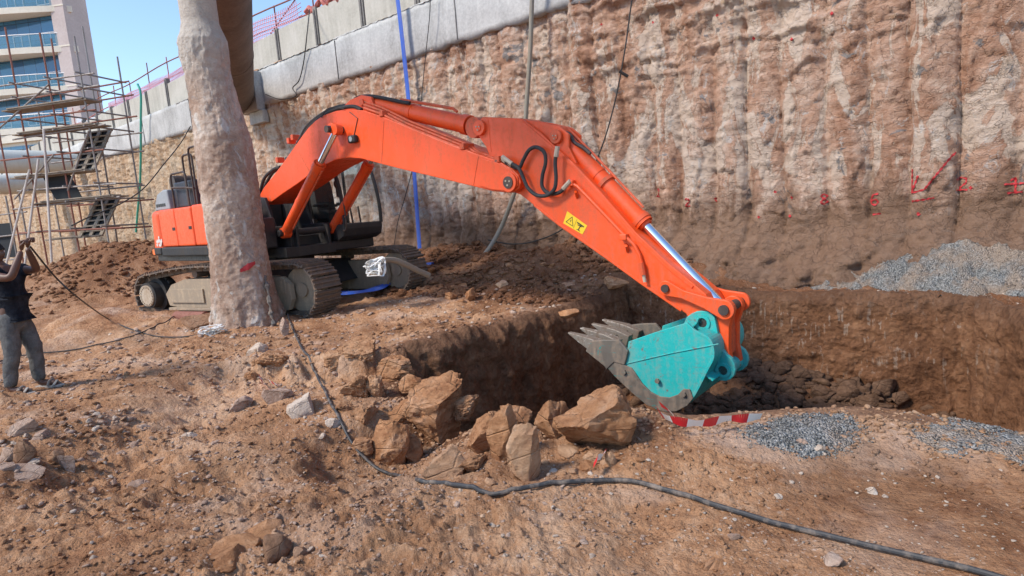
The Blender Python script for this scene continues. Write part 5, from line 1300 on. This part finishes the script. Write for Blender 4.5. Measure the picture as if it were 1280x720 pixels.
cable('cable', on_ground([(-30, 462), (0, 455), (40, 447), (90, 441), (130, 434), (170, 424), (205, 407), (240, 394), (262, 388)], .012), .009, 'cable2', 'thin black cable lying across the left plateau to the excavator track', 'cable')
# hanging lines against the wall
def hang(name, pts, offs, r, mat, label, cat, flat=None):
    P = [onplane(x, y, (WD-o_)*WN, WN) for (x, y), o_ in zip(pts, offs)]
    if flat:
        q = MB(); S = spline(P, 8); q.tube(S, r, 8, flat=flat, up=tuple(WN)); o = q.build(name, M[mat], smooth=True); return tag(o, label, cat)
    return cable(name, spline(P, 8), r, mat, label, cat)
hang('blue_hose', [(492, -30), (497, 0), (504, 60), (511, 130), (518, 220), (523, 290), (525, 318)], [.5, .45, .42, .42, .42, .4, .4], .075, 'blue', 'flat blue hose hanging straight down the pile wall behind the boom', 'hose', flat=.25)
hang('grey_hose', [(668, -25), (665, 0), (663, 60), (659, 120), (656, 160), (650, 215), (640, 250), (626, 285), (608, 315), (588, 333), (570, 341)], [.5]*8+[.9, 1.3, 1.6], .05, 'greyhose', 'grey ribbed hose hanging down the wall and curling on the bank behind the boom', 'hose')
hang('hanging_cable', [(796, -20), (790, 0), (783, 50), (776, 92), (768, 130), (757, 170), (744, 205), (726, 250), (706, 284), (670, 301), (640, 305), (610, 300)], [.45]*12, .014, 'cable2', 'thin black cable hanging down the pile wall right of the grey hose', 'cable')
P = onplane(779, 92, (WD-.44)*WN, WN); q = MB(); q.tube([tuple(P+np.array([-.07, 0, .05])), tuple(P), tuple(P+np.array([.09, 0, -.06]))], .03, 8); tag(q.build('cable_knot', M['cable2'], smooth=True), 'black tied knot on the cable hanging right of the grey hose', 'knot')
hang('hanging_cable', [(538, -10), (537, 20), (533, 60), (529, 100), (524, 150), (518, 200), (508, 240), (498, 275), (492, 310)], [.4]*9, .010, 'cable2', 'thin dark cable hanging close beside the flat blue hose', 'cable')
hang('hanging_cable', [(387, 12), (384, 40), (380, 75), (374, 100), (366, 110), (370, 120), (350, 124), (332, 118)], [-.2, .3, .3, .3, .3, .32, .3, .3], .016, 'cable2', 'black cable looping over the grey capping beam below the panel fence', 'cable')
hang('hanging_cable', [(238, 158), (225, 180), (205, 205), (180, 235), (150, 255), (110, 272), (90, 282)], [.3, 1, 2, 3, 4.2, 5.2, 6], .02, 'cable2', 'black cable running down to the scaffold from behind the column', 'cable')
hang('green_hose', [(172, 105), (176, 118), (176, 150), (176, 190), (175, 230), (172, 265), (170, 290)], [.5]*7, .045, 'green', 'green hose hanging down the far wall between the scaffold and the column', 'hose')
# blue layflat and grey hose on the ground by the tracks
def flat_ground(name, pts, w_, mat, label, lift=.17):
    Q = [gpx(x, y)+np.array([0, 0, lift]) for x, y in pts]; S = [np.array(p) for p in spline(Q, 8)]; q = MB(); V = []; F = []
    for i, p in enumerate(S):
        d = S[min(i+1, len(S)-1)]-S[max(i-1, 0)]; d[2] = 0; d /= np.linalg.norm(d); nn = np.array([-d[1], d[0], 0]); ww = w_*(.8+.35*math.sin(i*.55))
        for e, h in ((-1, -.01), (-.5, .035), (0, .015+.02*math.sin(i*.8)), (.5, .035), (1, -.01)): V.append(p+nn*ww*e/2+np.array([0, 0, h]))
    F = [(5*i+k, 5*i+k+1, 5*i+k+6, 5*i+k+5) for i in range(len(S)-1) for k in range(4)]
    q.add(V, F); o = q.build(name, M[mat], smooth=True); return tag(o, label, 'hose')
flat_ground('blue_hose', [(385, 384), (410, 380), (440, 380), (465, 376), (490, 366), (512, 352), (528, 344), (542, 343)], .24, 'blue', 'flattened blue hose lying on the earth beside the near track')
Pp = [gpx(470, 352)+np.array([0, 0, .45]), gpx(485, 340)+np.array([0, 0, .35]), gpx(505, 335)+np.array([0, 0, .3]), gpx(520, 340)+np.array([0, 0, .12]), gpx(534, 344)+np.array([0, 0, .05])]
cable('grey_hose', spline([dep(478, 325, 9.9), dep(492, 325, 10.1), dep(508, 331, 10.3), dep(522, 338, 10.5), dep(536, 344, 10.7)], 8), .05, 'greyhose', 'grey hose end bending down to the blue hose in front of the far track', 'hose')
def crumple(name, C0, r, mat, label, cat, seed, n=9, tube=.012):
    g = random.Random(seed); q = MB()
    for k in range(n):
        P = []; p = Vector((0, 0, 0))
        for j in range(7): P.append((g.uniform(-1, 1)*r[0], g.uniform(-1, 1)*r[1], abs(g.uniform(0, 1))*r[2])) 
        q.tube(spline(P, 4), tube*(.6+.8*g.random()), 6, flat=.35)
    o = q.build(name, M[mat], smooth=True); o.location = tuple(C0); return tag(o, label, cat)
crumple('white_rag', dep(470, 345, 9.8), (.16, .12, .28), 'white', 'crumpled white plastic sheet tied on the hose end beside the near track', 'plastic sheet', 3, 12, .02)
crumple('white_strap', gpx(267, 421)+np.array([0, 0, .01]), (.20, .12, .14), 'white', 'tangled white plastic strap at the foot of the concrete column', 'strap', 8, 8, .010)
def tape(pts, w_, label, seed=1, seg=.11, group='scraps of red and white barrier tape'):
    g = random.Random(seed); Q = [gpx(x, y)+np.array([0, 0, .075+.02*g.random()]) for x, y in pts]; S = [np.array(p) for p in spline(Q, 8)]
    L = 0; runs = []
    for i in range(len(S)-1):
        a, b_ = S[i], S[i+1]; d = b_-a; ln = np.linalg.norm(d); d /= ln; nn = np.cross(d, [0, 0, 1]); nn /= np.linalg.norm(nn)
        tw = lambda k: (nn*.45+np.array([0, 0, 1])*(.8+.15*math.sin(k*.4+seed)))*w_/2
        c = int(L/seg) % 2
        if not runs or runs[-1][0] != c: runs.append((c, MB()))
        runs[-1][1].add([a-tw(i)-S[0], a+tw(i)-S[0], b_+tw(i+1)-S[0], b_-tw(i+1)-S[0]], [(0, 1, 2, 3)]); L += ln
    root = empty('barrier_tape', tuple(S[0]), label=label, cat='tape', group=group)
    for c, mb in runs: mb.build('white_stripe' if c else 'red_stripe', M['whiteplastic' if c else 'redplastic'], root)
tape([(824, 534), (832, 544), (850, 548), (870, 547), (890, 546), (910, 542), (930, 542), (952, 538)], .075, 'long red and white barrier tape lying on stones beside the gravel heap', 1, .10)
tape([(826, 530), (838, 536), (846, 541)], .05, 'short red and white tape end curled up beside the largest boulder', 2, .08)
tape([(745, 603), (747, 596), (754, 592), (757, 586)], .05, 'small red and white tape scrap half buried by the cable below the largest boulder', 3, .07)
tape([(326, 482), (330, 492), (336, 500), (344, 504)], .05, 'red and white tape scrap among stones above the chunky cream rock', 4, .06)
tape([(334, 484), (340, 492), (350, 498)], .045, 'whitish tape strand beside the chunky cream rock', 5, .16)
# rusty pipe stub lying by the track
G = gpx(255, 408); q = MB(); q.tube([tuple(G+np.array([-.55, .25, .13])), tuple(G+np.array([.05, 0, .12]))], .10, 18); 
o = q.build('pipe_stub', M['rust'], smooth=True); tag(o, 'short rusty pipe lying on the earth between the column and the track', 'pipe')

# ------------------------------------------------------------------ scaffold
def scaffold():
    O = dep(118, 290, 21.); O[2] = 0
    root = empty('scaffold', tuple(O), R(-14), label='tall tube scaffold with stair flights standing before the far wall', cat='scaffold')
    zs = [0.6, 3.1, 5.1, 7.3]
    def T(a, b_, name='tube', mat='steel', r=.028): q = MB(); q.cyl(a, b_, r, 8); return q.build(name, M[mat], root, smooth=True)
    xs = [-1.35, .1, 1.35]; ys = [-.75, .75]
    g = random.Random(5)
    for x in xs:
        for y in ys: T((x, y, -.2), (x+g.uniform(-.08, .08), y, 7.6+g.uniform(0, 1.3)), 'upright', 'steel' if g.random() < .6 else 'rust')
    for x in (-2.4,): T((x, -.75, .3), (x, -.75, 6.4), 'upright', 'rust'); T((x, .75, .3), (x, .75, 6.6), 'upright')
    for z in (1.9, 2.8, 3.3, 4.4, 5.1, 5.6, 6.3, 6.75):
        for y in ys: T((-2.45+g.uniform(-.1, .6), y, z+g.uniform(-.06, .06)), (1.6+g.uniform(0, .5), y, z+g.uniform(-.06, .06)), 'ledger', 'steel' if g.random() < .7 else 'rust')
        for x in xs: T((x, -.95, z+.05), (x, .95, z+.05), 'transom')
    for a, b_ in (((-2.4, -.8, 5.4), (.1, -.8, 6.6)), ((.1, -.8, 3.2), (1.35, -.8, 5.)), ((-2.2, -.8, 3.1), (-.2, -.8, 4.4))): T(a, b_, 'brace', 'steel')
    for z, x0, x1 in ((5.95, -2.0, 1.5), (5.15, -1.75, 1.7), (3.76, -2.2, 1.0), (2.86, -1.3, 1.95), (1.62, -1.2, .5)):
        q = MB(); q.box(x0, x1, -.85, -.25, z, z+.045); q.box(x0+.25, x1-.1, -.88, -.45, z+.047, z+.085); q.build('platform', M['plank'], root, bevel=.008)
    def flight(x0, x1, z0, z1, sh):
        q = MB(); n = 7; st = (z1-z0)/n; net = MB()
        for f_ in (0, .5, 1):
            xx = x0+(x1-x0)*f_; q.add([(xx-.07-sh, -.6, z0), (xx+.07-sh, -.6, z0), (xx+.07, .2, z1), (xx-.07, .2, z1), (xx-.07-sh, -.54, z0), (xx+.07-sh, -.54, z0), (xx+.07, .26, z1), (xx-.07, .26, z1)], [(0, 1, 2, 3), (7, 6, 5, 4), (0, 4, 5, 1), (1, 5, 6, 2), (2, 6, 7, 3), (3, 7, 4, 0)])
        for k in range(n+1):
            f_ = k/n; z = z0+st*k; y = -.6+.8*f_; o_ = -sh*(1-f_); q.box(x0+o_, x1+o_, y-.02, y+.14, z-.02, z+.03)
        net.add([(x0-sh, -.50, z0), (x1-sh, -.50, z0), (x1, .30, z1), (x0, .30, z1)], [(0, 1, 2, 3)])
        f = q.build('stair_flight', M['plank'], root); net.build('riser_mesh', M['net'], f)
    flight(.28, 1.12, 3.82, 5.15, .1); flight(.10, .98, 1.66, 2.86, .1)
    q = MB(); 
    q.prism([(-1.25, 3.74), (-.1, 3.74), (.25, 2.92), (-.85, 2.92)], -.45, -.43); q.build('shade_net', M['net'], root)
    T((-1.9, -1.4, -.1), (-.75, -.9, 4.3), 'prop', 'steel_pale', .035); T((-.4, -1.5, -.2), (-.2, -1.0, 5.2), 'prop', 'steel_pale', .035); T((-2.6, -1.7, -.3), (-1.2, -.9, 4.0), 'prop', 'steel_pale', .035)
    return root
scaffold()
O2 = dep(8, 295, 23.); O2[2] = 0
s2 = empty('scaffold', tuple(O2), R(-10), label='low scaffold frame at the far left edge with a dark net panel', cat='scaffold')
for x in (-.6, .3, .9): q = MB(); q.cyl((x, 0, -.3), (x, 0, 3.4), .03, 8); q.build('upright', M['steel'], s2, smooth=True)
for z in (1.0, 1.9, 2.7): q = MB(); q.cyl((-.9, 0, z), (1.1, 0, z+.05), .028, 8); q.build('ledger', M['steel'], s2, smooth=True)
q = MB(); q.box(-.5, .25, .05, .09, 1.1, 2.4); q.build('shade_net', M['net'], s2)

# ------------------------------------------------------------------ apartment tower beyond the wall
M['stoneclad'] = concrete('pinkish cladding', (.46, .39, .37), (.52, .45, .43), (.58, .51, .49), .4, bump=.002)
M['slab'] = concrete('cream slab edge', (.62, .57, .48), (.70, .65, .55), (.76, .71, .62), .4, bump=.002)
M['mullion'] = NT('white window frame').done((.75, .77, .8), .4)
def facade_glass():
    t = NT('blue curtain glass'); b_ = t.n.new('ShaderNodeTexBrick'); t.l.new(t.map(t.tc, rot=(R(90), 0, 0)), b_.inputs[0]); b_.offset = 0
    b_.inputs['Scale'].default_value = 1; b_.inputs['Brick Width'].default_value = 1.2; b_.inputs['Row Height'].default_value = 1.55; b_.inputs['Mortar Size'].default_value = .03
    b_.inputs['Color1'].default_value = (.02, .09, .20, 1); b_.inputs['Color2'].default_value = (.03, .16, .30, 1); b_.inputs['Mortar'].default_value = (.01, .04, .08, 1)
    return t.done(b_.outputs[0], .08, .0, spec=.8)
M['cglass'] = facade_glass()
M['rail_glass'] = NT('teal railing glass').done((.12, .30, .38), .1, spec=.7, Alpha=.5)
def tower():
    C0 = dep(74, 180, 55.); C0[2] = 6.62
    root = empty('apartment_tower', tuple(C0), R(-8), label='tall apartment tower with curved balconies and blue glass at the upper left', cat='building')
    q = MB(); q.box(1.75, 3.0, -.4, 2.2, 0, 33); q.build('side_wall', M['stoneclad'], root)
    q = MB(); q.box(-11, 1.75, .6, 2.2, 0, 33); q.build('core', M['stoneclad'], root)
    for k in range(11):
        q = MB(); q.box(1.72, 3.05, -.43, -.40, 1.5+3.3*k, 1.62+3.3*k); q.build('string_course', M['slab'], root)
    for f_ in range(8):
        z = 4.4+3.3*f_; x1 = 1.75
        q = MB(); q.box(-11, x1, .25, .6, z+.35, z+3.25); w_ = q.build('curtain_wall', M['cglass'], root)
        for x in (-9.6, -6.2, -2.9, .0):
            q = MB(); q.box(x, x+1.6, .19, .25, z+1.9, z+1.96); q.box(x, x+1.6, .19, .25, z+.9, z+.96)
            for xx in (x, x+.78, x+1.56): q.box(xx, xx+.05, .185, .25, z+.9, z+1.96)
            q.build('window_frame', M['mullion'], w_)
        def arc(rad, zz0, zz1, n=22, t=None):
            P = [(-11+14.3*i/n, -1.9*math.sin(math.pi*(.42+.58*i/n))**.8-.0) if i < n else (3.3, .2) for i in range(n+1)]; return P
        P = arc(0, 0, 0); pl_ = [(a, b_-.0) for a, b_ in P]+[(2.6, .58), (-11, .58)]
        q = MB(); n = len(pl_); V = [(a, b_, z-.0) for a, b_ in pl_]+[(a, b_, z+.5) for a, b_ in pl_]; q.add(V, [tuple(range(n)), tuple(range(2*n-1, n-1, -1))]+[(i, i+n, (i+1) % n+n, (i+1) % n) for i in range(n)])
        q.build('balcony', M['slab'], root)
        q = MB(); V = [(a, b_+.06, z+.5) for a, b_ in P[:-1]]+[(a, b_+.06, z+1.55) for a, b_ in P[:-1]]; m_ = len(P)-1; q.add(V, [(i, i+1, m_+i+1, m_+i) for i in range(m_-1)]); q.build('glass_railing', M['rail_glass'], root)
        q = MB(); q.tube([(a, b_+.06, z+1.57) for a, b_ in P[:-1]], .035, 6); q.build('handrail', M['mullion'], root)
    q = MB(); q.box(-9, 4, -1.2, .5, 2.2, 4.2); q.box(-9, 4, -1.5, .5, 3.7, 4.35); q.build('podium', M['slab'], root)
    q = MB(); q.box(-8, 3, -1.24, -1.21, 2.5, 3.4); q.build('podium_window', M['cglass'], root)
tower()
# small site hoarding sheds past the wall
C1 = dep(124, 150, 44.); C1[2] = 6.62
q = MB(); q.box(-1.6, 1.5, 0, 3, 0, 3.4); sh = q.build('site_shed', M['mullion'], bevel=.02); sh.location = tuple(C1); tag(sh, 'small white site shed behind the scaffold beyond the wall', 'shed')
for k in range(2): pass

# ------------------------------------------------------------------ person
def skin(name, J, E_, mat, parent=None, sub=2, root=0):
    me = bpy.data.meshes.new(name); me.from_pydata([j[0] for j in J], E_, []); o = bpy.data.objects.new(name, me); COL.objects.link(o)
    if parent: o.parent = parent
    o.modifiers.new('skin', 'SKIN'); o.modifiers['skin'].use_smooth_shade = True
    for i, j in enumerate(J):
        r = j[1]; me.skin_vertices[0].data[i].radius = r if isinstance(r, tuple) else (r, r)
    me.skin_vertices[0].data[root].use_root = True
    s = o.modifiers.new('sub', 'SUBSURF'); s.levels = sub; s.render_levels = sub
    me.materials.append(M[mat]); return o
def person():
    G = gpx(40, 494); G[0] -= .02
    # local frame: +x towards the excavator, z up; camera looks along +y
    root = empty('person', tuple(G), R(-4), label='person in a black t-shirt and grey trousers pulling on a cable with raised hands', cat='person')
    # neck / shoulders / hips
    hip = (-.03, 0, .86); chest = (-.03, 0, 1.16); neck = (-.07, 0, 1.34); head = (-.10, 0, 1.475)
    body = [(hip, (.115, .10)), ((-.02, 0, 1.02), (.125, .10)), (chest, (.15, .115)), ((-.05, 0, 1.26), (.115, .095)), (neck, .055), ((-.09, 0, 1.42), .055),
            # near (right) arm, y negative
            ((-.03, -.16, 1.27), .056), ((.10, -.21, 1.24), .048), ((.24, -.21, 1.22), .042), ((.27, -.15, 1.36), .036), ((.285, -.09, 1.48), .026),
            ((-.04, .16, 1.28), .056), ((.07, .19, 1.27), .048), ((.19, .16, 1.27), .042), ((.23, .08, 1.39), .036), ((.255, .02, 1.50), .026)]
    E_ = [(0, 1), (1, 2), (2, 3), (3, 4), (4, 5), (3, 6), (6, 7), (7, 8), (8, 9), (9, 10), (3, 11), (11, 12), (12, 13), (13, 14), (14, 15)]
    legs = [((-.03, -.085, .80), .07), ((-.0, -.10, .46), .045), ((-.08, -.12, .12), .038), ((-.08, -.12, .06), .038), ((-.02, .085, .80), .07), ((.055, .10, .46), .045), ((.03, .12, .12), .045), ((.03, .12, .06), .042)]
    b0 = len(body); body += legs; E_ += [(0, b0), (b0, b0+1), (b0+1, b0+2), (b0+2, b0+3), (0, b0+4), (b0+4, b0+5), (b0+5, b0+6), (b0+6, b0+7)]
    # feet in the same body
    b1 = len(body); body += [((.01, -.12, .045), (.042, .03)), ((.10, -.12, .035), (.04, .022)), ((.12, .13, .045), (.042, .03)), ((.21, .13, .035), (.04, .022))]
    E_ += [(b0+3, b1), (b1, b1+1), (b0+7, b1+2), (b1+2, b1+3)]
    skin('body', body, E_, 'skin', root)
    # head with face
    V, F = ICO[4]; V = V.copy(); x, y, z = V.T
    sx = np.where(x > 0, .098, .105)*(1-.10*sst(0, -1, z)); X = x*sx; Yy = y*.076*(1-.22*sst(-.1, -1, z)); Zz = z*.118
    X = X+.030*np.exp(-((z+.12)/.20)**2-(y/.16)**2)*(x > 0)+.012*np.exp(-((z-.25)/.12)**2-(y/.7)**2)*(x > 0)-.012*np.exp(-((z-.08)/.12)**2-((np.abs(y)-.36)/.16)**2)*(x > 0)
    X = X+.012*np.exp(-((z+.5)/.12)**2-(y/.3)**2)*(x > 0)+.014*np.exp(-((z+.85)/.2)**2-(y/.35)**2)*(x > 0)
    h = link_mesh('head', np.stack([X, Yy, Zz], -1), F, M['skin'], root, smooth=True); h.location = head
    for s in (-1, 1):
        q = MB(); q.tube([(-.005, s*.074, .025), (-.018, s*.084, .015), (-.012, s*.082, -.02), (0, s*.076, -.03)], .011, 8); e = q.build('ear', M['skin'], root, smooth=True); e.location = head
        q = MB(); q.tube([(.088, s*.028, .012), (.093, s*.028, .012)], [.012, .006], 10); e = q.build('eye', M['whiteplastic'], root, smooth=True); e.location = head
    q = MB(); q.tube([(.098, -.022, -.055), (.104, 0, -.056), (.098, .022, -.055)], .006, 6); e = q.build('mouth', M['redpaint'] if False else M['skin'], root, smooth=True); e.location = head
    m_ = (V[:, 2] > .15) | (V[:, 0] < -.15) & (V[:, 2] > -.5); hV = np.stack([X, Yy, Zz], -1)*1.09+.003*noise3(V[:, 0]*9, V[:, 1]*9, V[:, 2]*9)[:, None]; hF = F[m_[F].all(1)]
    e = link_mesh('hair', hV, hF, M['hair'], root, smooth=True); e.location = head; sm = e.modifiers.new('s', 'SOLIDIFY'); sm.thickness = .01
    # clothes over the body
    sh = [((-.03, 0, .90), (.15, .13)), ((-.02, 0, 1.0), (.155, .12)), ((-.03, 0, 1.16), (.168, .132)), ((-.05, 0, 1.27), (.13, .11)), ((-.065, 0, 1.31), (.078, .075)),
          ((-.03, -.165, 1.27), .074), ((.09, -.205, 1.245), .066), ((-.04, .165, 1.28), .074), ((.06, .19, 1.275), .064)]
    skin('shirt', sh+[((-.03, 0, .79), (.15, .13))], [(0, 1), (1, 2), (2, 3), (3, 4), (3, 5), (5, 6), (3, 7), (7, 8), (0, 9)], 'shirt', root)
    tr = [((-.03, 0, .93), (.136, .118)), ((-.03, 0, .80), (.14, .12)), ((-.02, -.085, .70), .098), ((-.0, -.10, .47), .080), ((-.05, -.11, .27), .070), ((-.085, -.12, .07), .064), ((-.01, .085, .70), .098), ((.055, .10, .47), .080), ((.04, .11, .27), .070), ((.025, .12, .07), .064)]
    o = skin('trousers', tr, [(0, 1), (1, 2), (2, 3), (3, 4), (4, 5), (1, 6), (6, 7), (7, 8), (8, 9)], 'trousers', root)
    tx = bpy.data.textures.new('folds', 'CLOUDS'); tx.noise_scale = .06; d_ = o.modifiers.new('folds', 'DISPLACE'); d_.texture = tx; d_.strength = .028
    for x, y in ((.03, -.12), (.14, .13)):
        q = MB(); pl_ = [(-.16, -.035), (-.1, -.045), (.05, -.05), (.12, -.035), (.15, 0), (.12, .035), (.05, .045), (-.1, .04), (-.16, .03)]; n = 9
        V_ = [(x+a, y+b_, .0) for a, b_ in pl_]+[(x+a, y+b_, .022) for a, b_ in pl_]; q.add(V_, [tuple(range(n)), tuple(range(2*n-1, n-1, -1))]+[(i, i+n, (i+1) % n+n, (i+1) % n) for i in range(n)])
        q.tube([(x+.0, y-.05, .02), (x+.01, y-.03, .07), (x+.02, y, .085), (x+.01, y+.03, .07), (x, y+.045, .02)], .016, 8, flat=.5)
        q.tube([(x+.06, y-.05, .02), (x+.07, y, .068), (x+.06, y+.045, .02)], .018, 8, flat=.5)
        q.build('sandal', M['sandal'], root, smooth=True, bevel=.004)
    # hands closed on the cable
    for (wx, wy, wz, dx) in ((.285, -.09, 1.48, -1), (.255, .02, 1.50, 1)):
        J = [((wx, wy, wz), (.026, .02)), ((wx+.012, wy+.01, wz+.045), (.036, .02)), ((wx+.02, wy+.015, wz+.085), (.036, .018))]; E2 = [(0, 1), (1, 2)]
        for k in range(4):
            o0 = -.028+.018*k; L_ = (.9, 1., .95, .75)[k]; b_ = len(J)
            J += [((wx+.028+.0, wy+o0+.01, wz+.095), .0095), ((wx+.058, wy+o0+.012, wz+.105*1.0), .009), ((wx+.075*L_, wy+o0+.012, wz+.075), .0085), ((wx+.058*L_, wy+o0+.01, wz+.055), .008)]
            E2 += [(2, b_), (b_, b_+1), (b_+1, b_+2), (b_+2, b_+3)]
        b_ = len(J); J += [((wx+.03, wy-.03, wz+.05), .011), ((wx+.06, wy-.03, wz+.07), .010), ((wx+.07, wy-.01, wz+.095), .009)]; E2 += [(1, b_), (b_, b_+1), (b_+1, b_+2)]
        skin('hand', J, E2, 'skin', root, 1)
person()
# ------------------------------------------------------------------ light
SUN_EL, SUN_AZ = R(46), math.atan2(-.62, -.30)      # azimuth measured from +Y towards +X: veiled sun, left of the camera
w = bpy.data.worlds.new('World'); SC.world = w; w.use_nodes = True
nt = w.node_tree; sk = nt.nodes.new('ShaderNodeTexSky'); sk.sky_type = 'NISHITA'; sk.sun_disc = False
sk.sun_elevation = SUN_EL; sk.sun_rotation = SUN_AZ; sk.air_density = 1.; sk.dust_density = .15; sk.ozone_density = 3.5
bg = nt.nodes['Background']; nt.links.new(sk.outputs[0], bg.inputs[0]); bg.inputs[1].default_value = .095
sd = bpy.data.lights.new('sun', 'SUN'); sd.energy = 1.5; sd.angle = R(12); sd.color = (1, .93, .84)
so = bpy.data.objects.new('sun', sd); COL.objects.link(so)
sv = Vector((math.sin(SUN_AZ)*math.cos(SUN_EL), math.cos(SUN_AZ)*math.cos(SUN_EL), math.sin(SUN_EL)))
so.rotation_euler = (-sv).to_track_quat('-Z', 'Y').to_euler(); so.location = (20, 5, 30)
vs = SC.view_settings; vs.view_transform = 'Standard'; vs.look = 'None'; vs.gamma = 1; vs.exposure = EXPO
vs.use_curve_mapping = False
try:
    vs.use_white_balance = True; vs.white_balance_temperature = 6800; vs.white_balance_tint = 10
except Exception: pass
SC.render.engine = 'CYCLES'
